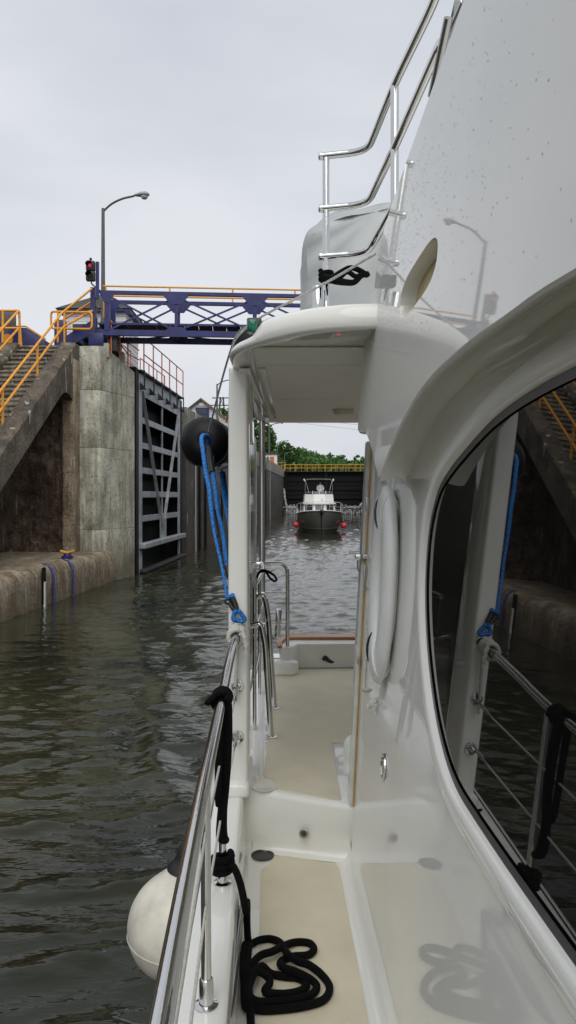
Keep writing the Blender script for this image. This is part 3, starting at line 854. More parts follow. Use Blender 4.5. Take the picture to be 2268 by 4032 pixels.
# walkway on the gate with brackets, orange railing
gbox('walkway', (GS0 + GS1) / 2 + .1, GT - .34, 4.69, GS1 - GS0 + .4, 1.0, .06, M['darksteel'], 0)
for k in range(6):
    s = -1.45 + k * 7.8 / 5
    br = prism('bracket', [L(s, GT + .02, 4.30), L(s, GT + .24, 4.05), L(s, GT + .02, 4.05)], LD * .04, M['darksteel'], gate)
    bar('bracket_post', L(s + .02, GT + .20, 4.0), L(s + .02, GT + .20, 4.72), .05, .05, M['darksteel'], gate)
    bar('bracket_foot', L(s + .02, GT + .02, 4.02), L(s + .02, GT + .26, 4.02), .2, .03, M['darksteel'], gate)
gs = [-1.45 + k * 7.8 / 5 for k in range(6)]
railing('gate_railing', 'red-orange walkway railing on top of the open lock gate',
        [[L(gs[0], .06, 5.3), L(gs[0], .06, 5.95), L(gs[5], .06, 5.95), L(gs[5], .06, 5.3)], [L(gs[0], .06, 5.32), L(gs[5], .06, 5.32)]],
        [(L(s, .06, 4.7), L(s, .06, 5.95)) for s in gs], .024, M['rustred'])
railing('gate_railing', 'red-orange railing along the back of the gate walkway',
        [[L(gs[0] - 1.6, -.85, 5.75), L(gs[1], -.85, 5.75)], [L(gs[2], -.85, 5.75), L(gs[5] + .1, -.85, 5.75)], [L(gs[0] - 1.6, -.85, 5.2), L(gs[5] + .1, -.85, 5.2)]],
        [(L(s, -.85, 4.7), L(s, -.85, 5.75)) for s in [gs[0] - 1.6, gs[0] - .6, gs[0] + .2] + gs[1:] + [gs[5] + .1]], .022, M['rustred'])
railing('pier_railing', 'short red-orange railing on the sloped pier top under the bridge',
        [[Vector((-6.05, 26.0, 6.0)), Vector((-5.75, 27.3, 5.5)), L(gs[0] - .1, -.1, 5.45)], [Vector((-6.05, 26.0, 5.6)), Vector((-5.75, 27.3, 5.1)), L(gs[0] - .1, -.1, 5.1)]],
        [(Vector((-6.05, 26.0, 4.85)), Vector((-6.05, 26.0, 6.0))), (Vector((-5.9, 26.65, 4.6)), Vector((-5.9, 26.65, 5.75))), (Vector((-5.75, 27.3, 4.5)), Vector((-5.75, 27.3, 5.5)))], .022, M['rustred'])

# ---- blue truss footbridge over the lock entrance
br = empty('truss_bridge', (-6.6, 26.3, 5.0), 'navy blue steel truss footbridge spanning the lock entrance', 'bridge')
bd = Vector((1, .075, 0)).normalized(); bn = Vector((-bd.y, bd.x, 0))
N0 = Vector((-6.32, 25.95, 0))
def BR(s, w, z): 
    p = N0 + bd * s + bn * w
    return Vector((p.x, p.y, z))
PL = 2.72; S_END = 17.5
SV = [.15, 2.48, 5.2, 7.92, 10.64, 13.36, 16.08]
for w in (0, 1.28):
    bar('top_chord', BR(-.1, w, 6.95), BR(S_END, w, 6.95), .14, .12, M['navy'], br)
    bar('bottom_chord', BR(-.25, w, 5.58), BR(S_END, w, 5.58), .14, .20, M['navy'], br)
    bar('inner_chord', BR(-.1, w + .04, 5.90), BR(S_END, w + .04, 5.90), .08, .07, M['navy'], br)
    tube('bridge_handrail', [BR(.0, w, 7.17), BR(S_END, w, 7.17)], .03, M['orange'], br, n=6)
    for k in range(9):
        tube('handrail_post', [BR(2.2 + 2.16 * k - 2.1, w, 6.95), BR(2.2 + 2.16 * k - 2.1, w, 7.17)], .028, M['orange'], br, n=6)
    for i in range(7):
        s = SV[i]
        if i == 0:
            bar('vertical', BR(s, w, 5.6), BR(s, w, 6.95), .18, .14, M['navy'], br, up=bn)
        else:
            bar('vertical', BR(s, w, 5.6), BR(s, w, 6.95), .1, .1, M['navy'], br, up=bn)
        g_ = .42 if i else .22
        prism('gusset', [BR(s - g_, w - .085, 7.0), BR(s + g_, w - .085, 7.0), BR(s + g_, w - .085, 6.84), BR(s + g_ * .45, w - .085, 6.58), BR(s - g_ * .45, w - .085, 6.58), BR(s - g_, w - .085, 6.84)], bn * .02, M['navy'], br)
        if i: prism('gusset', [BR(s - g_, w - .085, 5.46), BR(s + g_, w - .085, 5.46), BR(s + g_, w - .085, 5.62), BR(s + g_ * .5, w - .085, 5.80), BR(s - g_ * .5, w - .085, 5.80), BR(s - g_, w - .085, 5.62)], bn * .02, M['navy'], br)
        if i < 6:
            bar('diagonal', BR(s + .1, w - .03, 6.80), BR(SV[i + 1] - .1, w - .03, 5.70), .045, .06, M['navy'], br)
            bar('diagonal', BR(s + .1, w + .03, 5.70), BR(SV[i + 1] - .1, w + .03, 6.80), .045, .06, M['navy'], br)
for k in range(36):
    s0 = -.2 + k * .49
    box('grating_panel', BR(s0 + .245, .64, 5.92), (.475, 1.1, .03), M['grating'], br, (bd, bn, Vector((0, 0, 1))))
for i in range(7):
    s = SV[i]
    bar('cross_beam', BR(s, 0, 5.60), BR(s, 1.28, 5.60), .10, .16, M['darksteel'], br)
for i in range(6):
    bar('lateral_brace', BR(SV[i], 0 if i % 2 else 1.28, 5.52), BR(SV[i + 1], 1.28 if i % 2 else 0, 5.52), .06, .04, M['darksteel'], br)
box('end_post', BR(-.33, 0, 6.1), (.16, .16, 2.0), M['navy'], br, (bd, bn, Vector((0, 0, 1))))
box('bearing', BR(-.2, 0, 5.32), (.5, .4, .42), M['navy'], br, (bd, bn, Vector((0, 0, 1))), .02)
box('pedestal', BR(-.05, .1, 4.95), (.55, .5, .5), M['con_pier'], br, (bd, bn, Vector((0, 0, 1))), .03)
box('end_beam', BR(.3, .75, 5.2), (.3, 1.3, .45), M['darksteel'], br, (bd, bn, Vector((0, 0, 1))), .02)
box('far_pedestal', BR(.25, 1.35, 4.7), (.6, .5, .9), M['con_pier'], br, (bd, bn, Vector((0, 0, 1))), .03)
# blue steps from the landing up to the bridge deck
bs = empty('bridge_steps', (-7.4, 26.3, 5.0), 'short flight of navy steel steps from landing to bridge', 'stairs')
for w in (0, 1.0):
    prism('stringer', [(-8.15, 25.9 + w, 5.02), (-7.55, 25.9 + w, 5.02), (-6.50, 25.9 + w, 5.66), (-6.50, 25.9 + w, 6.1), (-7.5, 25.9 + w, 5.5)], (0, .05, 0), M['navy'], bs)
for k in range(4):
    box('tread', (-7.7 + k * .3, 26.42, 5.16 + k * .17), (.27, .95, .035), M['grating'], bs)
box('cabinet', (-8.05, 26.9, 5.55), (.34, .4, 1.3), M['navy'], bs, bev=.02)

# ---- traffic signal
tl = empty('traffic_light', (-6.72, 25.6, 7.1), 'black two-lamp canal traffic signal showing red on the bridge end post', 'traffic light')
c = P(357, 1068, 25.62)
box('housing', c + Vector((0, 0, .17)), (.29, .2, .33), M['signal'], tl, bev=.03)
box('housing', c + Vector((0, 0, -.17)), (.29, .2, .33), M['signal'], tl, bev=.03)
lathe('lens', c + Vector((.0, -.105, .17)), (0, -1, 0), [(0, .062), (.02, .05), (.03, .01)], M['redlamp'], tl, 14)
lathe('lens', c + Vector((.0, -.105, -.17)), (0, -1, 0), [(0, .085), (.02, .07), (.03, .01)], M['rubber'], tl, 14)
for dz in (.17, -.17):
    v, f = [], []
    for k in range(9):
        a = math.pi * (k / 8) * 1.1 - .05 * math.pi
        for d_, r_ in ((-.1, .105), (-.30, .11)):
            v.append(c + Vector((r_ * math.cos(a), d_, dz + r_ * math.sin(a))))
    for k in range(8): f.append((2 * k, 2 * k + 1, 2 * k + 3, 2 * k + 2))
    mk('visor', v, f, M['signal'], tl, True)
lathe('finial', c + Vector((0, 0, .33)), (0, 0, 1), [(0, .03), (.05, .03), (.06, .05), (.11, .04), (.13, .01)], M['signal'], tl, 10)
bar('signal_post', c + Vector((.2, .12, -.9)), c + Vector((.2, .12, .35)), .1, .1, M['navy'], tl)
tube('conduit', [c + Vector((.02, .02, -.33)), c + Vector((.03, .05, -.42)), c + Vector((.2, .1, -.55))], .025, M['lampgrey'], tl, n=6, sm=3)
tube('cable', [P(392, 1140, 25.8), P(383, 1200, 25.75), P(372, 1310, 25.8)], .015, M['lampgrey'], tl, n=5, sm=3)

# ---- lockside house with blue window
hs = empty('gabled_house', (-11.4, 100, GZ - .1), 'white gabled house with blue trimmed attic window beyond the lock wall', 'house')
apx = 12.75; ev = 9.7; hw = 4.0
prism('wall', [(-11.4 - hw, 100, GZ - .1), (-11.4 + hw, 100, GZ - .1), (-11.4 + hw, 100, ev), (-11.4, 100, apx - .1), (-11.4 - hw, 100, ev)], (0, 9, 0), M['siding'], hs)
for k in range(12):
    z = ev - 1 + k * .36
    w_ = hw if z < ev else max(.1, hw * (apx - .1 - z) / (apx - ev))
    box('siding_board', (-11.4, 99.97, z), (2 * w_ - .06, .06, .30), M['siding'], hs)
for sg in (-1, 1):
    prism('roof', [(-11.4, 99.5, apx + .12), (-11.4 + sg * (hw + .6), 99.5, ev - .42), (-11.4 + sg * (hw + .6), 99.5, ev - .70), (-11.4, 99.5, apx - .2)], (0, 10, 0), M['roofbrown'] if sg > 0 else M['roofdark'], hs)
wn_ = box('window', (-11.25, 99.85, 10.75), (1.75, .12, 1.75), M['navy'], hs)
box('pane', (-11.25, 99.76, 11.1), (1.25, .08, .6), M['pane'], wn_); box('pane', (-11.25, 99.76, 10.4), (1.25, .08, .6), M['pane'], wn_)
box('vent', (-11.35, 99.86, 12.05), (.7, .1, .35), M['white'], hs)
ch = empty('vent_pipe', L(9.5, -1.1, GZ), 'short pale chimney-like vent on the wall behind the gate leaf', 'vent')
lathe('pipe', L(9.5, -1.1, GZ), (0, 0, 1), [(0, .16), (.55, .16), (.58, .22), (.68, .22), (.7, .16), (.74, .02)], M['siding'], ch, 12)
tb = empty('orange_hoop', (-8.2, 92, GZ), 'small orange hoop rail before the gabled house', 'railing')
tube('hoop', bend([(-8.6, 92, GZ - .1), (-8.6, 92, 9.1), (-6.9, 92, 9.1), (-6.9, 92, GZ - .1)], .5), .07, M['orange'], tb, n=6)

# ---- lattice power tower and wires
tw = empty('power_tower', (-27, 310, 4.3), 'far steel lattice power line tower beside the gabled house', 'tower')
H_ = 36
for sx in (-1, 1):
    for sy in (-1, 1):
        bar('leg', (-27 + sx * 3.2, 310 + sy * 3.2, 4.3), (-27 + sx * .6, 310 + sy * .6, 4.3 + H_), .32, .32, M['darksteel'], tw)
for k in range(9):
    z0 = 4.3 + H_ * k / 9; z1 = 4.3 + H_ * (k + 1) / 9
    w0 = 3.2 - 2.6 * k / 9; w1 = 3.2 - 2.6 * (k + 1) / 9
    bar('lattice_bar', (-27 - w0, 310 - w0, z0), (-27 + w1, 310 - w1, z1), .2, .2, M['darksteel'], tw)
    bar('lattice_bar', (-27 + w0, 310 - w0, z0), (-27 - w1, 310 - w1, z1), .2, .2, M['darksteel'], tw)
for z, w in ((33, 6.5), (37, 7.5), (40, 4)):
    bar('cross_arm', (-27 - w, 310, z), (-27 + w, 310, z), .3, .4, M['darksteel'], tw)
for k, (z, dx) in enumerate(((33, 6.4), (37, 7.4), (36.5, -7.4))):
    pts = [Vector((-27 + dx + 330 * t, 310 + 60 * t, z - 22 * 4 * t * (1 - t) * .35 - 8 * t)) for t in np.linspace(0, 1, 14)]
    o = tube('power_line', pts, .045, M['lampgrey'], None, n=4)
    tag(o, ['lowest sagging power line across the sky', 'upper sagging power line across the sky', 'middle sagging power line across the sky'][k], 'power line', 'power lines')

# ---- far end of the lock: closed gate, railing, hut, leaking water
FG = 94.0
fg = empty('far_lock_gate', L(FG, 6.85, -4.5), 'closed black lock gates at the far end of the chamber', 'gate')
for k in range(9):
    z = -2.6 + k * .78
    box('gate_plank', L(FG + .3, 6.85, z), (13.7, .3, .75), M['blacksteel'], fg, GX, .03, 1)
for z in (-1.8, -.4, 1.0, 2.4, 3.6):
    box('gate_beam', L(FG + .08, 6.85, z), (13.6, .2, .16), M['blacksteel'], fg, GX, .02, 1)
for t in (.3, 6.85, 13.4):
    box('gate_post', L(FG - .02, t, .5), (.5, .5, 7.0), M['blacksteel'], fg, GX, .02, 1)
box('light_leak_plate', L(FG + .6, 6.85, .2), (13.7, .1, 7.6), M['blacksteel'], fg, GX)  # added plate, keeps daylight from leaking through the plank gaps
box('gate_walkway', L(FG, 6.85, 3.95), (13.9, 1.2, .1), M['darksteel'], fg, GX)
sill = box('concrete_sill', L(FG - 2.0, 6.85, -3.1), (13.5, 3.2, 2.0), M['con_wall'], None, GX, .08, 1)
tag(sill, 'low wet concrete sill at the foot of the far gates', 'sill')
def gate_fence(name, label, t0, t1, s, n, z0=4.0):
    o = empty(name, L(s, t0, z0), label, 'railing', 'railings on the far gate')
    for h in (.55, 1.1): tube('rail', [L(s, t0, z0 + h), L(s, t1, z0 + h)], .035, M['yellow'], o, n=6)
    for k in range(n):
        t = t0 + (t1 - t0) * k / (n - 1)
        tube('post', [L(s, t, z0), L(s, t, z0 + 1.12)], .035, M['yellow'], o, n=6)
gate_fence('gate_fence', 'yellow railing on the left half of the far gate', .1, 6.6, FG - .5, 8)
gate_fence('gate_fence', 'yellow railing on the right half of the far gate', 6.75, 13.4, FG - .5, 8)
gate_fence('gate_fence', 'second yellow railing on the upstream side of the far gate', .1, 13.4, FG + .6, 9)
gate_fence('gate_fence', 'short yellow railing on the wall end left of the far gate', -1.6, .3, FG - 1.4, 4, 4.3)
gh = empty('gate_hut', L(FG - 6, -1.6, GZ), 'little white gate hut with orange door at the far wall end', 'hut')
box('wall', L(FG - 6, -1.6, GZ + 1.0), (1.7, 1.7, 2.1), M['white'], gh, GX, .03)
box('roof', L(FG - 6, -1.6, GZ + 2.15), (2.2, 2.2, .22), M['roofdark'], gh, GX, .05)
box('door', L(FG - 6.88, -1.45, GZ + .9), (.65, .06, 1.5), M['rustred'], gh, GX)
box('window', L(FG - 6.9, -2.1, GZ + 1.4), (.3, .06, .5), M['pane'], gh, GX)
def foam_mat():
    m, nd, lk, b = newmat('white_water')
    b.inputs['Roughness'].default_value = .5
    g = nd.new('ShaderNodeNewGeometry')
    mpn = nd.new('ShaderNodeMapping'); mpn.inputs['Scale'].default_value = (3, 3, .8); lk.new(g.outputs['Position'], mpn.inputs['Vector'])
    t = nd.new('ShaderNodeTexNoise'); t.inputs['Scale'].default_value = 2.2; t.inputs['Detail'].default_value = 6; lk.new(mpn.outputs['Vector'], t.inputs['Vector'])
    r_ = nd.new('ShaderNodeValToRGB')
    r_.color_ramp.elements[0].position = .36; r_.color_ramp.elements[0].color = (.10, .11, .11, 1)
    r_.color_ramp.elements[1].position = .52; r_.color_ramp.elements[1].color = (.62, .64, .65, 1)
    lk.new(t.outputs['Fac'], r_.inputs['Fac']); lk.new(r_.outputs['Color'], b.inputs['Base Color'])
    return m
M['foam'] = foam_mat()
def cascade(label, t0, dirn, sx):
    V, Fc = [], []
    def blob(c, r):
        bm = bmesh.new(); bmesh.ops.create_icosphere(bm, subdivisions=1, radius=1)
        o = len(V)
        for v in bm.verts: V.append(Vector((c.x + v.co.x * r[0] * random.uniform(.7, 1.3), c.y + v.co.y * r[1], c.z + v.co.z * r[2] * random.uniform(.7, 1.3))))
        for f in bm.faces: Fc.append(tuple(v.index + o for v in f.verts))
        bm.free()
    for k in range(60):                                   # jet falling down the gate corner
        a = random.random()
        blob(L(FG - .5 - .5 * a, t0 + dirn * (.1 + 1.0 * a * a * sx + random.uniform(-.1, .1)), 1.1 - 3.0 * a), (.07, .07, .26))
    for k in range(170):                                   # boil at its foot
        blob(L(FG - 1.2 + random.uniform(-.5, .4), t0 + dirn * random.uniform(.0, 1.0 + 1.9 * sx), -2.0 + abs(random.gauss(0, .22))), (.11, .11, .07))
    for k in range(110):                                  # sheet running over the sill
        blob(L(FG - 3.65 + random.uniform(-.05, .05), t0 + dirn * random.uniform(.5, 2.6 + sx), -2.2 - random.random() * .75), (.035, .04, .26))
    o = mk('leaking_water', V, Fc, M['foam'], None, True, kind='stuff')
    o['label'] = label; o['category'] = 'water'
cascade('white leaking water falling in the left corner of the far gate', 0.0, 1, .5)
cascade('white leaking water gushing in the right corner of the far gate', 13.7, -1, 1.6)

# ================================================================ the trawler coming in behind
CX, BY = 2.56, 57.9
tr = empty('trawler_boat', (CX, BY + 4, WZ), 'grey hulled trawler with white cabin approaching through the lock chamber', 'boat')
M['hullgrey'] = simple('grey_hull_paint', (0.16, 0.16, 0.152), 0.22, var=0.08, scale=1.5)
M['hulllow'] = simple('hull_boot', (0.03, 0.03, 0.03), 0.4)
secs = [(0, .04, .02, -1.12), (.35, .62, .12, -1.15), (.9, 1.12, .42, -1.19), (1.8, 1.55, .85, -1.27), (3.2, 1.80, 1.3, -1.38), (5.5, 1.86, 1.55, -1.5), (11, 1.75, 1.6, -1.5)]
def hull_sec(s, hs_, hw_, zs):
    rake = lambda z: .55 * max(0, (-z - 1.1)) / 1.8 if s < 1 else .35 * max(0, (-z - 1.1)) / 1.8 * max(0, 1 - s / 4)
    half = [(hs_, zs), (hs_ * .93 + hw_ * .07, zs - .35), (hs_ * .6 + hw_ * .4, zs - .9), (hs_ * .3 + hw_ * .7, -2.55), (hw_ * 1.0, -2.95), (hw_ * .6, -3.4)]
    pts = [Vector((CX + x, BY + s + rake(z), z)) for x, z in half] + [Vector((CX - x, BY + s + rake(z), z)) for x, z in reversed(half)]
    return pts
rings('hull', [hull_sec(*q) for q in secs], M['hullgrey'], tr, closed=False, cap0=False, cap1=True, auto=60)
mk('deck', [p + Vector((0, 0, -.06)) for q in secs for p in (hull_sec(*q)[0], hull_sec(*q)[-1])], [(2 * i, 2 * i + 1, 2 * i + 3, 2 * i + 2) for i in range(len(secs) - 1)], M['white'], tr)
for sg in (-1, 1):
    tube('toe_rail', [Vector((CX + sg * q[1], BY + q[0], q[3] + .02)) for q in secs], .04, M['white'], tr, n=6, sm=3)
    top = [Vector((CX + sg * (q[1] + .02), BY + q[0] - .1, q[3] + .72)) for q in secs[:6]]
    tube('bow_rail', top + [Vector((CX + sg * 1.86, BY + 6.3, -1.45))], .017, M['white'], tr, n=6, sm=3)
    tube('bow_rail', [p + Vector((0, 0, -.36)) for p in top[1:]], .011, M['white'], tr, n=5, sm=3)
    for q in secs[1:6]:
        tube('rail_post', [Vector((CX + sg * q[1], BY + q[0], q[3])), Vector((CX + sg * (q[1] + .02), BY + q[0] - .1, q[3] + .72))], .014, M['white'], tr, n=5)
    tube('chine', [hull_sec(*q)[3 if sg > 0 else -4] + Vector((sg * .02, 0, 0)) for q in secs], .025, M['hullgrey'], tr, n=5)
lathe('anchor_roller', (CX, BY - .25, -1.2), (0, 1, 0), [(0, .08), (.1, .17), (.5, .17), (.6, .05)], M['rubber'], tr, 10)
# cabin with raked three-pane windshield
def cabin_ring(z, hw, yf):
    return [Vector((CX - hw, BY + 9.5, z)), Vector((CX - hw, BY + yf + .55, z)), Vector((CX - .46, BY + yf, z)), Vector((CX + .46, BY + yf, z)), Vector((CX + hw, BY + yf + .55, z)), Vector((CX + hw, BY + 9.5, z))]
lo, hi = cabin_ring(-1.45, 1.30, 3.6), cabin_ring(-.66, 1.24, 3.85)
rings('cabin', [lo, hi], M['white'], tr, smooth=False)
def pane(a0, a1, z0, z1):
    def q(i, f, z):
        t = (z + 1.45) / .79
        a = lo[i].lerp(hi[i], t); b = lo[i + 1].lerp(hi[i + 1], t)
        p = a.lerp(b, f); return p + Vector((0, -.02, 0))
    i = a0
    poly = [q(i, a1[0], z0), q(i, a1[1], z0), q(i, a1[1], z1), q(i, a1[0], z1)]
    return prism('window', poly, (0, .015, 0), M['pane'], tr)
pane(1, (.14, .86), -1.22, -.74); pane(2, (.12, .88), -1.22, -.74); pane(3, (.14, .86), -1.22, -.74)
for x in (-.85, .75):
    tube('wiper', [Vector((CX + x, BY + 3.75, -.7)), Vector((CX + x + .12, BY + 3.6, -1.15))], .015, M['rubber'], tr, n=4)
prism('brow', [(CX - 1.33, BY + 4.1, -.66), (CX - .5, BY + 3.6, -.66), (CX + .5, BY + 3.6, -.66), (CX + 1.33, BY + 4.1, -.66), (CX + 1.33, BY + 9.8, -.66), (CX - 1.33, BY + 9.8, -.66)], (0, 0, .10), M['white'], tr, bev=.03)
fl, fh = cabin_ring(-.55, 1.22, 4.2), cabin_ring(.14, 1.16, 4.45)
rings('flybridge', [fl, fh], M['white'], tr, smooth=False)
ws0, ws1 = cabin_ring(.15, 1.12, 4.5), cabin_ring(.38, 1.08, 4.62)
rings('windscreen', [ws0[1:5], ws1[1:5]], M['pane'], tr, closed=False, cap0=False, cap1=False, smooth=False)
for x in (-.55, 0, .55):
    bar('screen_post', (CX + x, BY + 4.46, .12), (CX + x, BY + 4.58, .42), .04, .04, M['white'], tr)
tube('bimini_frame', bend([(CX - 1.14, BY + 5.4, .1), (CX - 1.12, BY + 5.4, 1.30), (CX - .9, BY + 5.4, 1.40), (CX + .9, BY + 5.4, 1.40), (CX + 1.12, BY + 5.4, 1.30), (CX + 1.14, BY + 5.4, .1)], .15), .018, M['steeldull'], tr, n=6)
mk('bimini_top', [(CX + x, BY + y, 1.42 + .06 * (1 - (x / 1.0) ** 2) - (.05 if y > 6 else 0)) for y in (5.4, 7.2) for x in (-1.0, -.5, 0, .5, 1.0)], [(i, i + 1, i + 6, i + 5) for i in range(4)], M['blackcloth'], tr)
for sg in (-1, 1):
    tube('bimini_strut', [(CX + sg * 1.1, BY + 5.4, 1.25), (CX + sg * .82, BY + 4.7, .25)], .014, M['steeldull'], tr, n=5)
    mk('small_flag', [(CX + sg * 1.14, BY + 5.35, 1.18), (CX + sg * 1.24, BY + 5.35, 1.30), (CX + sg * 1.28, BY + 5.37, 1.42), (CX + sg * 1.16, BY + 5.35, 1.44)], [(0, 1, 2, 3)], M['white'], tr)
tube('bow_staff', [(CX, BY + .2, -1.15), (CX, BY + .25, -.35)], .018, M['white'], tr, n=5)
mk('burgee', [(CX, BY + .24, -.1), (CX + .14, BY + .26, -.38), (CX, BY + .24, -.40)], [(0, 1, 2)], M['white'], tr)
for sg, zz in ((-1, -2.30), (1, -2.36)):
    c = Vector((CX + sg * 1.9, BY + 3.0, zz))
    o = empty('ball_fender', c, 'red ball fender hanging on the %s side of the grey trawler' % ('left' if sg < 0 else 'right'), 'fender', 'red ball fenders on the trawler')
    lathe('ball', c + Vector((0, 0, -.235)), (0, 0, 1), [(.235 - .235 * math.cos(a), .235 * math.sin(a)) for a in np.linspace(.05, math.pi - .05, 12)], M['redball'], o, 16)
    lathe('eye', c + Vector((0, 0, .21)), (0, 0, 1), [(0, .07), (.1, .05), (.14, .02)], M['rubber'], o, 8)
    tube('lanyard', [c + Vector((0, 0, .32)), c + Vector((-sg * .1, .1, .95))], .012, M['whiterope'], o, n=4)
# person steering on the flybridge
M['jacket'] = simple('pale_jacket', (0.55, 0.55, 0.54), 0.8, var=.1)
M['skin'] = simple('skin', (0.35, 0.20, 0.14), 0.5)
M['darkcloth'] = simple('dark_trousers', (0.02, 0.022, 0.03), 0.8)
M['hair'] = simple('dark_cap', (0.015, 0.014, 0.014), 0.7)
px_, py_ = CX + .16, BY + 6.0
def body_ring(z, w, d, n=14, cx=px_, cy=py_): return [Vector((cx + w * math.cos(a), cy + d * math.sin(a), z)) for a in np.linspace(0, 2 * math.pi, n, endpoint=False)]
pe = rings('person', [body_ring(*q) for q in [(-.54, .15, .11), (-.1, .16, .12), (.28, .18, .13), (.42, .165, .12), (.7, .2, .13), (.86, .21, .12), (.93, .14, .10), (.97, .06, .06), (1.02, .055, .06), (1.05, .075, .09), (1.13, .085, .105), (1.20, .08, .10), (1.26, .04, .05)]], M['skin'])
tag(pe, 'person in a pale jacket standing at the helm of the trawler', 'person')
rings('jacket', [body_ring(*q) for q in [(.24, .20, .15), (.42, .185, .14), (.7, .22, .15), (.86, .228, .14), (.935, .15, .115), (.965, .075, .075)]], M['jacket'], pe)
for sg in (-1, 1):
    tube('sleeve', [(px_ + sg * .2, py_, .88), (px_ + sg * .27, py_ - .02, .62), (px_ + sg * .2, py_ - .28, .44)], [.07, .06, .045], M['jacket'], pe, n=8, sm=4)
    lathe('hand', (px_ + sg * .2, py_ - .27, .44), (0, -1, 0), [(0, .03), (.05, .045), (.1, .03), (.12, .005)], M['skin'], pe, 8)
rings('cap', [body_ring(*q) for q in [(1.16, .092, .115), (1.22, .088, .108), (1.27, .05, .06), (1.28, .01, .01)]], M['hair'], pe)
rings('trousers', [body_ring(*q) for q in [(-.54, .16, .12), (-.1, .17, .13), (.26, .19, .14)]], M['darkcloth'], pe)

# ================================================================ the motor yacht we stand on
ya = empty('motor_yacht', (1.6, 2.0, WZ), 'white motor yacht with glossy cabin side seen along its side deck', 'boat')
def hx(z, Y=2.8): return .478 + .06 * z - .026 * Y        # cabin side leans inboard and narrows aft
def HP(Y, z, o=0): return Vector((hx(z, Y) - o, Y, z))
def pxx(z, Y=2.8): return .352 + .075 * z - .028 * Y      # flybridge side
def PP(Y, z, o=0): return Vector((pxx(z, Y) - o, Y, z))
def TH(p):                                                # survey coordinates -> cabin side
    Y, z = p; dx_, dz_ = (.31 + .07 * (z + 1.71)) / Y, z / Y
    Yn = .478 / (dx_ - .06 * dz_ + .026); return (Yn, dz_ * Yn) if Y > .3 else (Y, z)
def TP(p):                                                # survey coordinates -> flybridge side
    Y, z = p; dx_, dz_ = (.265 + .085 * z) / Y, z / Y
    Yn = .352 / (dx_ - .075 * dz_ + .028); return (Yn, dz_ * Yn) if Y > .3 else (Y, z)
def dx(Y): return -.0285 * (Y - 2.5)
def extrude_profile(name, prof, ys_, mat, shift=True, close=False):
    rr = [[Vector((x + (dx(Y) if (shift and x < 0) else (hx(-1.62, Y) - .3163 if x > .2 else 0)), Y, z)) for x, z in prof] for Y in ys_]
    return rings(name, rr, mat, ya, closed=False, cap0=False, cap1=False, auto=60)
YS = [-2.0, -1, 0, 1, 2, 2.5, 3, 3.4, 3.72]
def arc(cx, cz, r, a0, a1, n=6): return [(cx + r * math.cos(R(a)), cz + r * math.sin(R(a))) for a in np.linspace(a0, a1, n)]
extrude_profile('hull_side', [(-.26, -3.3), (-.30, -2.6), (-.345, -1.6), (-.345, -1.5)] + arc(-.325, -1.47, .03, 180, 90), [-2.0, 0, 2, 3.7, 5, 6.6], M['gel'])
extrude_profile('gunwale', arc(-.31, -1.455, .015, 120, 90, 3) + [(-.21, -1.438)] + arc(-.205, -1.463, .025, 85, 0, 6) + [(-.176, -1.56), (-.166, -1.66)], YS + [4.2, 5.2, 6.3], M['gel'])
extrude_profile('side_deck', [(-.166, -1.655)] + arc(-.12, -1.665, .046, 180, 270, 6) + [(0, -1.711), (.255, -1.711)] + arc(.27, -1.668, .0425, 270, 352, 6) + [(.3163, -1.62)], YS, M['gel'])
# non-skid panel of the near deck
def rounded_poly(pts, r, n=5):
    return bend(pts + [pts[0], pts[1]], r, n)[1:-1]
def nonskid(name, pts, z, r=.03):
    pl = rounded_poly([Vector((x, y, z)) for x, y in pts], r)
    return prism(name, pl, (0, 0, .004), M['nonskid'], ya)
nonskid('nonskid_panel', [(-.105 - .0285 * -3.5, -1.0), (.356, -1.0), (.232, 3.52), (.0, 3.60), (-.06, 3.60), (-.085, 3.52), (-.125, 3.47)], -1.7095, .03)
# step up to the aft deck
rr = []
for X in np.linspace(-.26, .36, 15):
    kt, kb = .42, .25
    yb = 3.66 - kb * (X + .05); yt = 3.66 - kt * (X + .05)
    cr = [(yb - .05, -1.711)] + [(yb - .045 + .045 * math.sin(R(a)), -1.666 - .045 * math.cos(R(a))) for a in np.linspace(0, 85, 5)] + [(yt * .5 + yb * .5, -1.56)] + [(yt + .03 - .03 * math.cos(R(a)), -1.46 + .03 * math.sin(R(a))) for a in np.linspace(0, 90, 5)] + [(3.9, -1.43)]
    rr.append([Vector((X, y, z)) for y, z in cr])
rings('deck_step', rr, M['gel'], ya, closed=False, cap0=False, cap1=False, auto=70)
mk('aft_deck', [(-.30, 3.88, -1.431), (3.6, 3.88, -1.431), (3.6, 6.9, -1.431), (-.25, 6.9, -1.431)], [(0, 1, 2, 3)], M['gel'], ya)
nonskid('nonskid_panel', [(-.055, 3.705), (.25, 3.56), (.25, 4.4), (3.3, 4.4), (3.3, 6.4), (.08, 6.24), (-.10, 6.15), (-.125, 3.86), (-.075, 3.83)], -1.4285, .03)
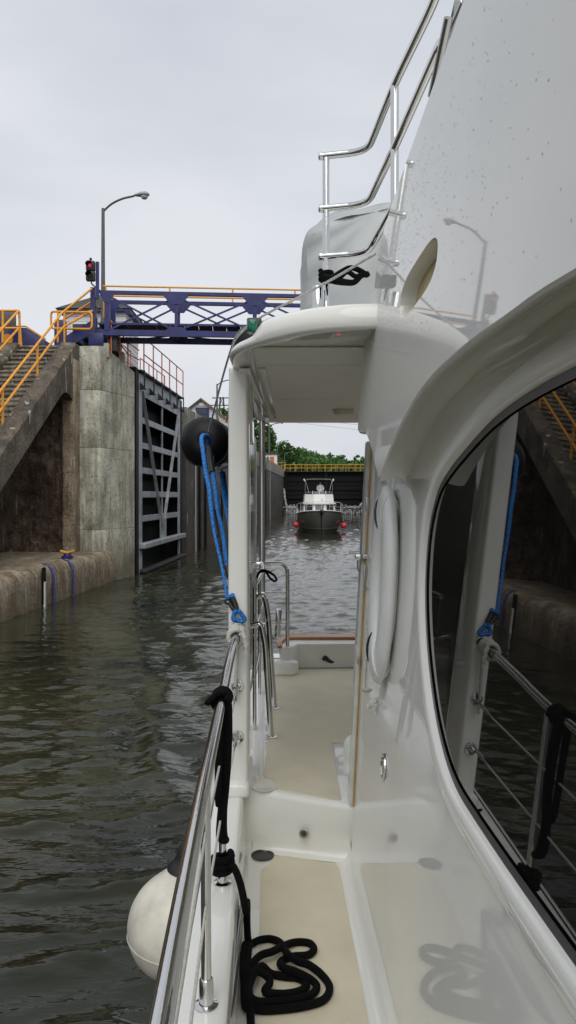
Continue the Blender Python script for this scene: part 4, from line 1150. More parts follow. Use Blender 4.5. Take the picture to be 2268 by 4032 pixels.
# step light, drain, scupper
def disc(name, c, n_, r, mat, parent, depth=.01, n=20, inner=None):
    c = Vector(c)
    prof_ = [(0, r), (depth, r * .97), (depth * 1.2, r * .8)]
    prof_ += [(depth * 1.2, .001)] if inner is None else [(depth * .3, inner), (depth * .3, .001)]
    return lathe(name, c, n_, prof_, mat, parent, n)
sl = disc('step_light', P(1197, 3281, 3.60), (-.28, -1, .12), .023, M['steeldull'], ya, .008)
disc('light_lens', P(1197, 3281, 3.588), (-.28, -1, .12), .014, M['pane'], sl, .006)
dr = lathe('deck_drain', PZ(1034, 3368, -1.706), (0, 0, 1), [(0, .055), (.003, .055), (.003, .045), (-.012, .043), (-.012, .001)], M['gasket'], ya, 22)
for k in range(3):
    box('drain_bar', PZ(1034, 3368, -1.706) + Vector((-.015 + .015 * k, 0, -.006)), (.004, .07, .004), M['steeldull'], dr)
lathe('scupper_recess', PZ(1042, 3098, -1.4275), (0, 0, 1), [(0, .062), (.0025, .062), (.0025, .05), (.001, .048), (.001, .001)], M['gelrough'], ya, 24)
box('cap_stain', (-.16, 3.4, -1.56), (.002, .03, .03), M['steeldull'], ya)
box('dark_sheen_strip', (-.181 + dx(2.3), 2.2, -1.585), (.012, 1.55, .075), M['steeldull'], ya, bev=.005)  # dull metal strip stands in for dark reflections on the wet bulwark face

# cabin side with window opening
win = [(-.8, -.62), (.3, -.635), (1.02, -.64), (1.55, -.675), (1.81, -.672), (2.02, -.60), (2.19, -.47), (2.29, -.33), (2.325, -.2), (2.305, -.08), (2.22, .015), (2.09, .07), (1.9, .12), (1.66, .17), (1.4, .197), (1.1, .207), (.6, .21), (-.8, .21)]
def smooth2(pts, n=5):
    return [(p.x, p.y) for p in catmull([Vector((a, b, 0)) for a, b in pts], n)]
win_s = smooth2([TH(p) for p in win])
def offset2(pts, d):                      # grow an open outline outward (it is traversed bottom -> aft -> top)
    out = []
    for i, (a, b) in enumerate(pts):
        p0 = pts[max(0, i - 1)]; p1 = pts[min(len(pts) - 1, i + 1)]
        t = Vector((p1[0] - p0[0], p1[1] - p0[1])); t.normalize()
        out.append((a + t.y * d, b - t.x * d))
    return out
def fill(name, loops, fn, mat, parent):
    bm = bmesh.new()
    for lp_ in loops:
        vs = [bm.verts.new(fn(a, b)) for a, b in lp_]
        for i in range(len(vs)): bm.edges.new((vs[i], vs[(i + 1) % len(vs)]))
    bmesh.ops.triangle_fill(bm, use_beauty=True, use_dissolve=False, edges=bm.edges[:])
    bm.verts.index_update()
    v = [v.co.copy() for v in bm.verts]; f = [tuple(x.index for x in fc.verts) for fc in bm.faces]; bm.free()
    return mk(name, v, f, mat, parent)
frame_o = offset2(win_s, .055)
fill('cabin_side', [[(-1.6, -1.62), (3.47, -1.62), (3.48, -1.42), (3.54, -.6), (3.59, .2), (3.61, .62), (-1.6, .62)], frame_o], lambda a, b: HP(a, b), M['gel'], ya)
# window frame: rounded flange standing slightly proud, then gasket, then dark glass
lay = [(.055, -.001), (.052, .007), (.044, .011), (.016, .011), (.006, .008), (.0, .0), (-.004, -.012)]
rr = []
lo_ = [[HP(a, b, o_) for a, b in offset2(win_s, d_)] for d_, o_ in lay]
rr = [list(r_) for r_ in lo_]
rings('window_frame', rr, M['gel'], ya, closed=False, cap0=False, cap1=False, auto=60)
gl = [[HP(a, b, -.006) for a, b in offset2(win_s, d_)] for d_ in (.0, -.022)]
rings('window_gasket', gl, M['gasket'], ya, closed=False, cap0=False, cap1=False)
gpoly = [HP(a, b, -.010) for a, b in offset2(win_s, .0)]
mk('window_glass', gpoly, [tuple(range(len(gpoly)))], M['glass'], ya)
# flybridge side and brow: one moulding standing out from the cabin side
pairs = [((3.19, .62), (3.35, .62)), ((3.16, .45), (3.35, .45)), ((3.15, .30), (3.35, .30)), ((3.10, .265), (3.3, .262)), ((2.95, .25), (3.22, .25)), ((2.79, .231), (3.15, .24)), ((2.635, .192), (3.05, .2)), ((2.478, .137), (2.95, .13)), ((2.26, .052), (2.8, .055)),
         ((2.09, .118), (2.65, .105)), ((1.924, .172), (2.49, .165)), ((1.704, .219), (2.27, .235)), ((1.493, .2415), (2.06, .267)), ((1.313, .245), (1.836, .289)), ((1.19, .245), (1.65, .295)), ((1.0, .238), (1.4, .30)), ((.748, .225), (1.19, .304)), ((.2, .21), (.5, .305)), ((-1.6, .2), (-1.6, .3))]
def cm2(pts, n): return [(p.x, p.y) for p in catmull([Vector((a, b, 0)) for a, b in pts], n)]
k_tip = 8
pairs = [(TP(a), TH(b)) for a, b in pairs]
oa = cm2([p[0] for p in pairs[:k_tip + 1]], 3)[:-1] + cm2([p[0] for p in pairs[k_tip:]], 4)
ia = cm2([p[1] for p in pairs[:k_tip + 1]], 3)[:-1] + cm2([p[1] for p in pairs[k_tip:]], 4)
topl = [(-1.6, .985), (1.2, .985), (2.2, .985), (2.58, .98), (2.78, .955), (2.88, .91), (2.92, .85), (2.95, .77), (3.05, .74), (3.19, .73)]
topl = [TP(p) for p in topl]
SC = TP((1.83, .515))
def slot(cx, cz, L_, H_, sk, n=10):
    pts = []
    for a in np.linspace(0, 2 * math.pi, 28, endpoint=False):
        x = math.copysign(abs(math.cos(a)) ** .55, math.cos(a)) * L_ / 2; z = math.copysign(abs(math.sin(a)) ** .8, math.sin(a)) * H_ / 2
        pts.append((cx + x, cz + z + sk * x))
    return pts
so = slot(SC[0], SC[1], .50, .125, .0)
fill('flybridge_side', [oa + topl, so], lambda a, b: PP(a, b), M['gel'], ya)
nn = len(oa)
lip = []
for (a, b), (c_, d_) in zip(oa, ia):
    p, q = PP(a, b), HP(c_, d_)
    lip.append([p, p + Vector((.004, 0, -.006)), p.lerp(q, .12) + Vector((0, 0, -.008)), p.lerp(q, .35) + Vector((0, 0, .0)), p.lerp(q, .65) + Vector((0, 0, .012)), p.lerp(q, .88) + Vector((0, 0, .006)), q])
rings('brow', lip, M['gel'], ya, closed=False, cap0=False, cap1=False, auto=62)
tl_ = [[PP(a, b), PP(a, b + .012, -.012), PP(a, b + .012, -.05), PP(a, b - .01, -.07), PP(a, .62, -.07)] for a, b in topl]
rings('coaming_top', tl_, M['gel'], ya, closed=False, cap0=False, cap1=False, auto=40)
sl_ = [[PP(a, b), PP(a, b, -.003), PP(SC[0] + (a - SC[0]) * .96, SC[1] + (b - SC[1]) * .95, -.05)] for a, b in so]
sl_.append(sl_[0])
rings('vent_slot', sl_, M['gel'], ya, closed=False, cap0=False, cap1=False)
mk('vent_back', [PP(SC[0] + (a - SC[0]) * .97, SC[1] + (b - SC[1]) * .97, -.045) for a, b in so], [tuple(range(len(so)))], M['tan'], ya)
# raindrops standing on the glossy sides
V, Fc = [], []
def drop(p, n_, r, st_):
    n_ = n_.normalized(); up = Vector((0, 0, 1)); u_ = n_.cross(up).normalized(); w_ = u_.cross(n_)
    o = len(V)
    for k in range(6):
        a = 2 * math.pi * k / 6
        V.append(p + u_ * (r * math.cos(a)) + w_ * (r * st_ * math.sin(a)))
    V.append(p + n_ * r * .55)
    for k in range(6): Fc.append((o + k, o + (k + 1) % 6, o + 6))
pn = Vector((-1, 0, .085))
for i in range(2400):
    Y = 3.0 - abs(random.gauss(0, .75)); z = random.uniform(.3, .96)
    if Y < .7: continue
    if z < .24 + max(0, .05): continue
    if ((Y - SC[0]) / .28) ** 2 + ((z - SC[1]) / .08) ** 2 < 1.1: continue
    drop(PP(Y, z, .0005), pn, random.uniform(.0007, .0018), random.uniform(1.0, 2.0))
o = mk('raindrops', V, Fc, simple('raindrop', (.52, .54, .56), .03), ya, True, kind='stuff')
V, Fc = [], []
for i in range(260):
    drop(HP(random.uniform(1.4, 2.3), random.uniform(-1.6, -1.2), .0005), Vector((-1, 0, .07)), random.uniform(.0008, .0018), 1.4)
mk('raindrops', V, Fc, bpy.data.materials['raindrop'], ya, True, kind='stuff')

# ---- hardtop over the aft deck
front = [(.45, 2.76), (.32, 2.76), (.185, 2.78), (.04, 2.86), (-.10, 3.02), (-.20, 3.18), (-.25, 3.32), (-.265, 3.5), (-.27, 4.2), (-.27, 5.6), (-.26, 6.1), (-.2, 6.33), (-.05, 6.38), (3.6, 6.38), (3.6, 2.76)]
fsm = cm2(front[:13], 4) + front[13:]
cxr, cyr = 1.6, 4.6
def inset(pts, d):
    out = []; n = len(pts)
    for i, (x, y) in enumerate(pts):
        x0, y0 = pts[i - 1]; x1, y1 = pts[(i + 1) % n]
        t = Vector((x1 - x0, y1 - y0)); 
        if t.length < 1e-6: t = Vector((1, 0))
        t.normalize()
        out.append((x + t.y * d * -1, y + t.x * d))
    return out
def crown(x, y):
    return min(1.0, max(0.0, (y - 2.85) / .8)) * .165
def roof_ring(d, z, cr=0):
    r_ = inset(fsm, -d)
    out_ = []
    for x, y in r_:
        low = 1 / (1 + math.exp((x + .128) * 130)) if y < 3.9 else 0        # notch for the side light
        zz_ = z - low * max(0, z - .625) * .62 + cr * crown(x, y) * (1 - low)
        out_.append(Vector((x, y, zz_)))
    return out_
rings('hardtop', [roof_ring(.07, .618), roof_ring(.03, .611), roof_ring(.008, .613), roof_ring(.0, .622), roof_ring(.004, .66), roof_ring(.012, .69), roof_ring(.03, .706), roof_ring(.06, .714, .2), roof_ring(.35, .73, .85)], M['gel'], ya, auto=60)
# ceiling panels with open seams
def ceil_panel(y0, y1, x0=-.15):
    prism('ceiling_panel', [(x0, y0, .6165), (3.5, y0, .6165), (3.5, y1, .6165), (x0, y1, .6165)], (0, 0, -.008), M['ceil'], ya, bev=.003, seg=1)
ceil_panel(3.14, 3.535); ceil_panel(3.545, 4.78); ceil_panel(4.79, 6.2)
for a, b, w in (((-.205, 3.6), (-.165, 5.75), .055), ((-.120, 3.6), (-.10, 5.8), .032)):
    prism('curtain_track', [(a[0] - w / 2, a[1], .606), (a[0] + w / 2, a[1], .606), (b[0] + w * .4, b[1], .606), (b[0] - w * .4, b[1], .606)], (0, 0, -.016), M['gel'], ya, bev=.004)
cl_ = PZ(1352, 1614, .606)
rings('ceiling_light', [[cl_ + Vector((.075 * s_ * math.cos(a), .05 * s_ * math.sin(a), -h_)) for a in np.linspace(0, 2 * math.pi, 20, endpoint=False)] for s_, h_ in ((1, 0), (1, .02), (.8, .035), (.05, .04))], M['gelrough'], ya)
box('flybridge_deck', (2.0, .7, .60), (3.1, 4.3, .06), M['gel'], ya)
M['smoke'] = simple('smoked_curtain', (0.045, 0.043, 0.030), 0.12, var=0.15, scale=3)
# ---- wing post between gunwale and hardtop
pp = [(-.287, 3.66), (-.197, 3.66), (-.190, 3.70), (-.195, 3.95), (-.28, 3.97), (-.290, 3.70)]
rr = []
for z, s_ in ((-1.45, 1.08), (-1.40, 1.04), (-1.36, 1.0), (.45, 1.0), (.55, .95), (.625, .97)):
    rr.append([Vector((-.24 + (x + .24) * s_, 3.8 + (y - 3.8) * s_, z)) for x, y in pp])
wp = rings('wing_post', rr, M['gel'], ya, auto=30); bevel_mesh(wp, .012, 3)
box('post_pedestal', (-.245, 3.83, -1.41), (.12, .42, .07), M['gel'], ya, bev=.02, seg=3)
box('side_curtain', (-.245, 4.9, -.32), (.008, 1.8, 1.5), M['smoke'], ya)
box('wing_trim', (-.205, 4.1, .45), (.03, .3, .33), M['gel'], ya, bev=.006)
for zz in (-.914, -1.158):
    pe_ = disc('pad_eye', (-.243, 3.66, zz), (0, -1, 0), .031, M['steel'], ya, .006)
    tube('eye_loop', [(-.257, 3.655, zz), (-.254, 3.63, zz), (-.243, 3.622, zz), (-.232, 3.63, zz), (-.229, 3.655, zz)], .006, M['steel'], pe_, n=6, sm=3)
disc('rail_flange', (-.238, 3.66, -.640), (0, -1, 0), .034, M['steel'], ya, .008)
# ---- main handrail, stanchions, lifelines
rail_pts = [(-.10, -.6, -.74), (-.150, .45, -.738), (-.178, 1.058, -.735), (-.212, 1.868, -.735), (-.236, 2.74, -.72), (-.243, 3.2, -.682), (-.240, 3.66, -.640)]
tube('handrail', rail_pts, .0185, M['steel'], ya, n=16, sm=6)
for x, y in ((-.231, 2.147), (-.243, 2.826), (-.19, .9)):
    stn = tube('stanchion', [(x, y, -1.43), (x - .002, y, -.745)], .0145, M['steel'], ya, n=14)
    lathe('stanchion_base', (x, y, -1.441), (0, 0, 1), [(0, .034), (.006, .034), (.01, .021), (.075, .020), (.08, .0165)], M['steel'], stn, 16)
for zz in (-.945, -1.155):
    ll = tube('lifeline', [(-.15, -.4, zz), (-.185, .9, zz), (-.231, 2.147, zz), (-.243, 2.826, zz), (-.243, 3.40, zz + .01)], .0042, M['whiterope'], ya, n=8)
    tb_ = tube('turnbuckle', [(-.243, 3.40, zz + .01), (-.243, 3.47, zz + .013), (-.243, 3.475, zz + .013), (-.243, 3.56, zz + .02), (-.243, 3.565, zz + .02), (-.243, 3.63, zz + .03)], [.0045, .0045, .009, .009, .006, .005], M['steeldull'], ya, n=8)
# ---- aft-deck rails
tube('hardtop_pole', [(-.2126, 6.25, -1.43), (-.2126, 6.25, .615)], .025, M['steel'], ya, n=14)
tube('aft_rail', [(-.205, 4.64, -.546), (-.2, 5.7, -.58), (-.2, 6.2, -.56)], .017, M['steel'], ya, n=10)
for y in (4.66, 5.5):
    tube('aft_rail_post', [(-.205, y, -1.43), (-.205, y, -.56)], .012, M['steel'], ya, n=10)
for zz in (-.85, -1.12):
    tube('aft_rail_bar', [(-.205, 4.64, zz), (-.2, 6.2, zz)], .009, M['steel'], ya, n=8)
for (bx_, by_, tx, ty, tz) in ((-.09, 5.1, -.2, 5.12, -.67), (-.10, 4.49, -.2, 4.5, -.755)):
    g_ = tube('gate_brace', bend([(tx - .03, ty, tz - .02), (tx + .04, ty, tz + .005), (tx + .065, ty, tz - .12), (bx_, by_, -1.425)], .05), .0175, M['steel'], ya, n=12)
    box('brace_foot', (bx_ + .003, by_, -1.4225), (.062, .05, .01), M['steel'], g_, bev=.003)
tube('stern_gate', bend([(-.33, 6.2, -.555), (-.004, 6.2, -.545), (-.004, 6.2, -1.30)], .09), .016, M['steel'], ya, n=12)
for zz in (-.78, -1.03):
    tube('stern_gate_bar', [(-.33, 6.2, zz - .02), (-.01, 6.2, zz)], .009, M['steel'], ya, n=8)
lathe('rail_socket', (-.004, 6.2, -1.31), (0, 0, 1), [(0, .024), (.06, .024), (.065, .018)], M['steel'], ya, 12)
lathe('rod_holder', (-.085, 6.12, -1.135), (.05, 0, 1), [(0, .023), (.005, .024), (.10, .024), (.101, .017), (.115, .017), (.116, .024), (.22, .024), (.225, .021)], M['steel'], ya, 16)
# ---- stern coaming with teak cap
co = [(-.03, 6.5), (-.075, 6.3), (-.06, 6.12), (.02, 6.16), (.08, 6.30), (3.4, 6.42), (3.4, 6.62), (.02, 6.6)]
prism('stern_coaming', [(x, y, -1.43) for x, y in co], (0, 0, .205), M['gel'], ya, bev=.012)
capo = [(-.055, 6.53), (-.10, 6.31), (-.085, 6.09), (-.05, 6.10), (-.05, 6.3), (-.01, 6.46), (.05, 6.47), (3.4, 6.50), (3.4, 6.64), (.0, 6.63)]
prism('teak_cap', [(x, y, -1.224) for x, y in capo], (0, 0, .022), M['teak'], ya, bev=.006)
prism('corner_moulding', [(-.16, 6.02, -1.43), (.05, 6.02, -1.43), (.09, 6.10, -1.43), (.05, 6.2, -1.43), (-.16, 6.24, -1.43)], (0, 0, .11), M['gel'], ya, bev=.025, seg=3)
prism('swim_platform', [(-.40, 6.75, -1.75), (3.6, 6.75, -1.75), (3.6, 8.0, -1.75), (-.30, 8.0, -1.75)], (0, 0, .05), M['teak'], ya, bev=.01)
prism('transom', [(-.25, 6.62, -3.3), (3.7, 6.62, -3.3), (3.7, 6.62, -1.44), (-.25, 6.62, -1.44)], (0, .08, 0), M['gel'], ya)
box('coaming_seam', P(1266, 2575, 6.325), (.004, .01, .17), M['gasket'], ya)
hw_ = tube('hawse_cleat', [P(1272, 2600, 6.30), P(1280, 2590, 6.30), P(1292, 2600, 6.31), P(1310, 2606, 6.32), P(1322, 2598, 6.32)], [.012, .02, .018, .014, .006], M['rubber'], ya, n=8, sm=4)
# ---- after end of the cabin side: teak trimmed door jamb, latch, door holder
tube('teak_trim', [HP(3.475, -1.42, .004), HP(3.50, -1.1, .004), HP(3.545, -.5, .004), HP(3.595, .25, .004)], .0042, M['goldteak'], ya, n=6)
v = []
for z, y in ((-1.42, 3.50), (-.5, 3.56), (.26, 3.615)):
    v += [Vector((hx(z, y) - .022, y, z)), Vector((hx(z, y) + .05, y, z)), Vector((hx(z, y) + .05, y + .1, z)), Vector((hx(z, y) - .022, y + .1, z))]
rings('door_jamb', [v[0:4], v[4:8], v[8:12]], M['clear'], ya, smooth=False)
lk_ = box('door_latch', P(1424, 2192, 3.56), (.06, .03, .022), M['steel'], ya, bev=.004)
tube('latch_hook', [P(1408, 2205, 3.56), P(1409, 2240, 3.56), P(1414, 2252, 3.56)], .004, M['steel'], lk_, n=6)
for (x, y, w_, h_) in ((1446, 1985, .014, .07), (1436, 2275, .008, .12), (1408, 2960, .008, .12), (1411, 2600, .012, .035)):
    box('hinge', P(x, y, 3.50), (w_, .02, h_), M['steeldull'], ya, bev=.003)
box('aft_bulkhead', (2.1, 3.75, -.4), (3.2, .06, 2.05), M['gelrough'], ya)
dh = prism('door_holder', [P(1352, 2925, 3.62), P(1362, 2905, 3.62), P(1390, 2880, 3.62), P(1392, 3180, 3.56), P(1372, 3180, 3.56), P(1370, 3050, 3.6), P(1350, 3040, 3.6)], (.03, .03, 0), M['clear'], ya, bev=.004)
rr = []
pc = HP(2.62, 0); 
def on_house(x, y, o_=0):
    d = Vector(((x - 1134) / F, 1, (1953 - y) / F))
    Yk = .478 / (d.x - .06 * d.z + .026)
    return HP(Yk, Yk * d.z, o_)
pl_ = on_house(1513, 3017)
pu = disc('pull_ring', pl_ + Vector((-.001, 0, 0)), (-1, 0, .07), .047, M['steel'], ya, .006, inner=.034)
disc('pull_recess', pl_ + Vector((-.001, 0, 0)), (-1, 0, .07), .03, M['steeldull'], pu, .004)

# ---- flybridge railing
p1 = Vector((.18, 3.6, 0))
def ztube(name, pts, r, sm=1): return tube(name, pts, r, M['steel'], ya, n=12, sm=sm)
for z, endY in ((1.61, 1.2), (1.362, 2.22), (1.134, 2.4)):
    pts = [Vector((.165, 3.6, z)), Vector((.372, 3.55, z)), Vector((.417, 2.97, z))]
    if z > 1.5: pts += [Vector((.478, 2.467, z)), Vector((.50, 1.2, z))]
    elif z > 1.3: pts += [Vector((.465, 2.217, z)), Vector((.478, 2.15, z - .25)), Vector((.48, 2.15, .8))]
    else: pts += [Vector((.44, 2.4, z)), Vector((.45, 2.3, .8))]
    ztube('flybridge_rail', bend(pts, .1), .0165)
    fl_ = lathe('rail_end', (.162, 3.6, z), (-1, 0, 0), [(0, .018), (.012, .019), (.018, .012)], M['steel'], ya, 12)
ztube('flybridge_post', [(.18, 3.6, .86), (.18, 3.6, 1.60)], .0165)
lathe('post_foot', (.18, 3.6, .86), (0, 0, 1), [(0, .04), (.02, .038), (.03, .022), (.06, .020)], M['steel'], ya, 14)
ztube('flybridge_post', [(.417, 2.97, .7), (.417, 2.97, 1.6)], .0165)
lathe('rod_socket', P(1250, 1215, 3.55), (0, 0, 1), [(0, .024), (.10, .024), (.105, .02)], M['steel'], ya, 12)
for x0, y0, x1, y1 in ((1766, 70, 1700, 380), (1830, 0, 1770, 140)):
    tube('enclosure_pipe', [P(x0, y0, 1.95), P(x1, y1, 2.1)], .012, M['steeldull'], ya, n=8)
prism('clear_curtain', [P(1790, 0, 2.0), P(1850, 0, 1.9), P(1760, 300, 2.2), P(1700, 385, 2.3)], (.004, .0, .0), M['clear'], ya)
# green side light in its black box
nl = box('side_light', P(1002, 1284, 3.18), (.062, .06, .06), M['rubber'], ya, bev=.008)
box('green_lens', P(994, 1285, 3.13), (.042, .05, .054), M['green'], nl, bev=.012, seg=3)

# ================================================================ loose things on and around the yacht
# vinyl-covered seat on the flybridge
out = [(1180, 1330), (1186, 1205), (1192, 1060), (1196, 950), (1235, 900), (1296, 852), (1400, 824), (1490, 814), (1560, 815), (1600, 900), (1610, 1330)]
rr = []
for Y, s_ in ((4.35, .9), (4.42, .98), (4.6, 1.0), (5.0, 1.0), (5.3, .97), (5.38, .8)):
    ring = []
    for p in catmull([P(x, y, 4.5) for x, y in out], 4):
        c_ = Vector((.38, 4.5, .93))
        q = c_ + (p - c_) * s_; q.y = Y
        q += Vector((.025 * noise.noise(q * 5), .05 * noise.noise(Vector((q.x * 7 + q.z * 3, 1, q.z * 1.5))) + .03 * noise.noise(q * 4 + Vector((9, 0, 0))), .02 * noise.noise(q * 6)))
        q.z = max(q.z, .885)
        ring.append(q)
    rr.append(ring)
vc = rings('vinyl_seat_cover', rr, M['vinyl'], None, auto=70)
tag(vc, 'grey vinyl cover over a flybridge seat behind the steel railing', 'cover')

# big black fender slung alongside the wing post
fc = P(803, 1740, 4.42); R0 = .148
bf_ = empty('hull_fender', fc, 'big round black fender slung outside the white wing post', 'fender')
fax = Vector((.03, 1, .02))
lathe('body', fc, fax, [(-.03, .001), (-.034, .025), (-.04, .045), (-.034, .07), (-.018, .105), (.012, .135), (.05, .147), (.2, .150), (.8, .150), (.87, .14), (.92, .1), (.94, .01)], M['blackcloth'], bf_, 40)
lathe('rim', fc + fax * .035, fax, [(0, .1465), (.003, .149), (.009, .1495), (.012, .1475)], M['gasket'], bf_, 40)
prism('label_strip', [fc + Vector((.02, .1, -.152)), fc + Vector((.12, .1, -.115)), fc + Vector((.12, .35, -.115)), fc + Vector((.02, .35, -.152))], (0, 0, -.004), M['clear'], bf_)
f2 = P(1000, 1352, 3.98)
o = lathe('roof_fender', f2 + Vector((0, 0, 0)), (.05, 1, 0), [(0, .002), (.01, .06), (.03, .105), (.08, .125), (.6, .125), (.66, .1), (.7, .01)], M['blackcloth'], None, 28)
tag(o, 'black fender lying on the hardtop edge behind the green side light', 'fender')

# flecked line from the flybridge down to the black fender
o = tube('flecked_line', [PP(2.9, .925, .004), P(1250, 1132, 3.1), P(1025, 1250, 3.28), P(935, 1325, 3.36), P(905, 1390, 3.5), P(862, 1540, 3.95), P(818, 1716, 4.40)], .0052, M['fleckrope'], None, n=8, sm=6)
tag(o, 'thin grey flecked line running over the hardtop down to the black fender', 'rope')
o = tube('flecked_line', [P(920, 1560, 4.9), P(890, 1660, 5.1)], .006, M['fleckrope'], None, n=6)
tag(o, 'short length of grey line at the far end of the black fender', 'rope')
# blue braided snubber lines
def sv(x, y): return (700 + x / 2.577, 1550 + y / 2.577)
def bl(pts, Y0_, Y1_):
    n = len(pts); return [P(*sv(*p), Y0_ + (Y1_ - Y0_) * i / (n - 1)) for i, p in enumerate(pts)]
b1 = empty('blue_line', P(*sv(270, 420), 4.33), 'left strand of thick blue braided line with black sleeve, hung from fender', 'rope', 'blue braided lines')
tube('rope', bl([(312, 520), (314, 450), (285, 425), (252, 430), (242, 480), (262, 620), (285, 800), (318, 960), (340, 1180), (372, 1420), (405, 1570), (430, 1680), (465, 1850), (500, 2060)], 4.36, 3.66), [.0125] * 8 + [.011, .0085, .0085, .008, .008, .008], M['bluerope'], b1, n=10, sm=6)
tube('sleeve', bl([(350, 1185), (372, 1320), (392, 1450)], 3.98, 3.88), .0185, M['rubber'], b1, n=10)
tube('sleeve', bl([(412, 1610), (432, 1705)], 3.82, 3.79), .013, M['rubber'], b1, n=10)
b2 = empty('blue_line', P(*sv(345, 640), 4.33), 'right strand of thick blue braided line with black sleeve, hung from fender', 'rope', 'blue braided lines')
tube('rope', bl([(345, 640), (352, 760), (365, 860), (385, 1010), (408, 1200), (445, 1360), (468, 1500), (490, 1700), (515, 1830), (540, 1960), (555, 2050)], 4.32, 3.655), [.0125] * 7 + [.0105, .009, .009, .009], M['bluerope'], b2, n=10, sm=6)
tube('sleeve', bl([(318, 540), (325, 660), (348, 800)], 4.33, 4.22), [.017, .019, .019], M['rubber'], b2, n=10)
tube('sleeve', bl([(498, 1750), (522, 1850)], 3.76, 3.73), .0135, M['rubber'], b2, n=10)
b3 = empty('blue_line', P(*sv(460, 800), 4.9), 'blue line hanging partly behind the white wing post', 'rope', 'blue braided lines')
tube('rope', bl([(455, 800), (465, 930), (490, 1080), (525, 1270), (560, 1450)], 4.9, 4.5), .02, M['bluerope'], b3, n=8, sm=4, squash=.5)
hk = empty('snap_hook', P(*sv(505, 2110), 3.66), 'dark steel snap hook joining the blue lines to the rail', 'hook')
tube('eye', [P(*sv(508 + 26 * math.cos(a), 2110 + 24 * math.sin(a)), 3.655) for a in np.linspace(0, 2 * math.pi, 14, endpoint=False)], .006, M['gasket'], hk, n=6, closed=True)
tube('shank', bl([(520, 2125), (560, 2180), (598, 2235)], 3.65, 3.64), [.008, .011, .008], M['gasket'], hk, n=8)
tube('strap', bl([(560, 2080), (580, 2130), (600, 2200)], 3.65, 3.64), .013, M['gasket'], hk, n=8)
tube('eye_splice', bl([(485, 2072), (530, 2060), (575, 2045)], 3.65, 3.65), .0105, M['bluerope'], hk, n=8)
tube('loop', bl([(600, 2195), (570, 2240), (565, 2290), (600, 2300), (650, 2310), (680, 2290), (640, 2230), (605, 2195)], 3.63, 3.62), .0105, M['bluerope'], hk, n=8, sm=5)
# white twisted line lashed at the rail end
wl_ = empty('lashing_line', (-.24, 3.6, -.70), 'white twisted line lashed around the end of the handrail', 'rope')
def coil(c, ax, r, turns, pitch, n=16):
    c = Vector(c); ax = Vector(ax).normalized(); X = ax.orthogonal().normalized(); Yv = ax.cross(X)
    return [c + ax * (pitch * i / n) + (X * math.cos(2 * math.pi * i / n) + Yv * math.sin(2 * math.pi * i / n)) * r for i in range(int(turns * n) + 1)]
tube('coil', coil((-.2415, 3.50, -.656), (.0, 1, .08), .033, 3.2, .030), .0125, M['whiterope'], wl_, n=8, lobes=3, twist=160)
tube('tail', [P(948, 2470, 3.5), P(960, 2500, 3.48), P(967, 2540, 3.47), P(968, 2578, 3.47)], .0092, M['whiterope'], wl_, n=9, sm=10, lobes=3, twist=170)
tube('tail', [P(938, 2490, 3.62), P(936, 2560, 3.63), P(930, 2660, 3.63), P(925, 2760, 3.63)], .0075, M['whiterope'], wl_, n=9, sm=14, lobes=3, twist=170)
# black dock line: lashed on the rail, round the stanchion foot, coiled on deck
k1 = empty('black_line', (-.237, 2.72, -.72), 'black line knotted on the handrail and hanging beside the stanchion', 'rope')
tube('knot', coil((-.2355, 2.66, -.7225), (0, 1, .02), .029, 4.2, .019), .0105, M['blackrope'], k1, n=8)
tube('tail', [(-.258, 2.66, -.70), (-.275, 2.64, -.712), (-.280, 2.63, -.72)], .011, M['blackrope'], k1, n=8, sm=3)
tube('hank', [(-.215, 2.66, -.73), (-.214, 2.68, -.85), (-.222, 2.70, -1.0), (-.234, 2.71, -1.12), (-.238, 2.73, -1.22), (-.225, 2.76, -1.25)], [.02, .018, .017, .018, .022, .014], M['blackrope'], k1, n=9, sm=6)
tube('hank', [(-.24, 2.64, -.75), (-.243, 2.66, -.9), (-.247, 2.68, -1.05), (-.25, 2.70, -1.10)], [.015, .013, .013, .008], M['blackrope'], k1, n=8, sm=5)
k2 = empty('black_line', (0, 2.6, -1.70), 'black dock line coiled on the side deck with a turn at the stanchion foot', 'rope')
tube('turns', coil((-.2432, 2.8255, -1.40), (0, 0, 1), .034, 3.0, .022), .0135, M['blackrope'], k2, n=8)
def zm(x, y, z): return PZ(450 + x / 1.38, 3000 + y / 1.38, z)
dz = -1.692
path = [(-.215, 2.80, -1.355), (-.195, 2.79, -1.37), (-.172, 2.77, -1.42), (-.150, 2.74, -1.50)] 
seq = [(722, 760, .12), (722, 900, .04), (735, 985, .0), (790, 968, 0), (850, 962, 0), (905, 985, .012), (935, 1035, .02), (990, 1080, .024), (1060, 1105, .012), (1130, 1160, 0), (1170, 1225, 0), (1140, 1290, 0), (1040, 1325, 0), (900, 1345, 0), (780, 1345, 0), (722, 1300, .0), (715, 1220, .015), (735, 1120, .025), (790, 1055, .026), (860, 1030, .024), (920, 1000, .012), (985, 980, 0), (1060, 985, 0), (1085, 1020, 0), (1050, 1050, 0), (970, 1058, .0), (905, 1085, 0), (915, 1115, .02), (985, 1140, .024), (1065, 1180, .012), (1100, 1220, 0), (1070, 1265, 0), (970, 1295, 0), (860, 1305, 0), (770, 1300, .02), (728, 1250, .03), (760, 1150, .03), (800, 1110, .02), (850, 1150, 0), (920, 1165, 0), (1000, 1175, .0), (1045, 1210, .0), (1010, 1245, .0), (920, 1262, .0), (820, 1250, .012), (845, 1200, .02), (830, 1165, .03), (780, 1140, .04), (740, 1180, .045), (728, 1280, .04), (740, 1380, .0), (742, 1480, 0), (740, 1600, 0)]
pts = [Vector(q) for q in path] + [zm(x, y, dz + h) for x, y, h in seq]
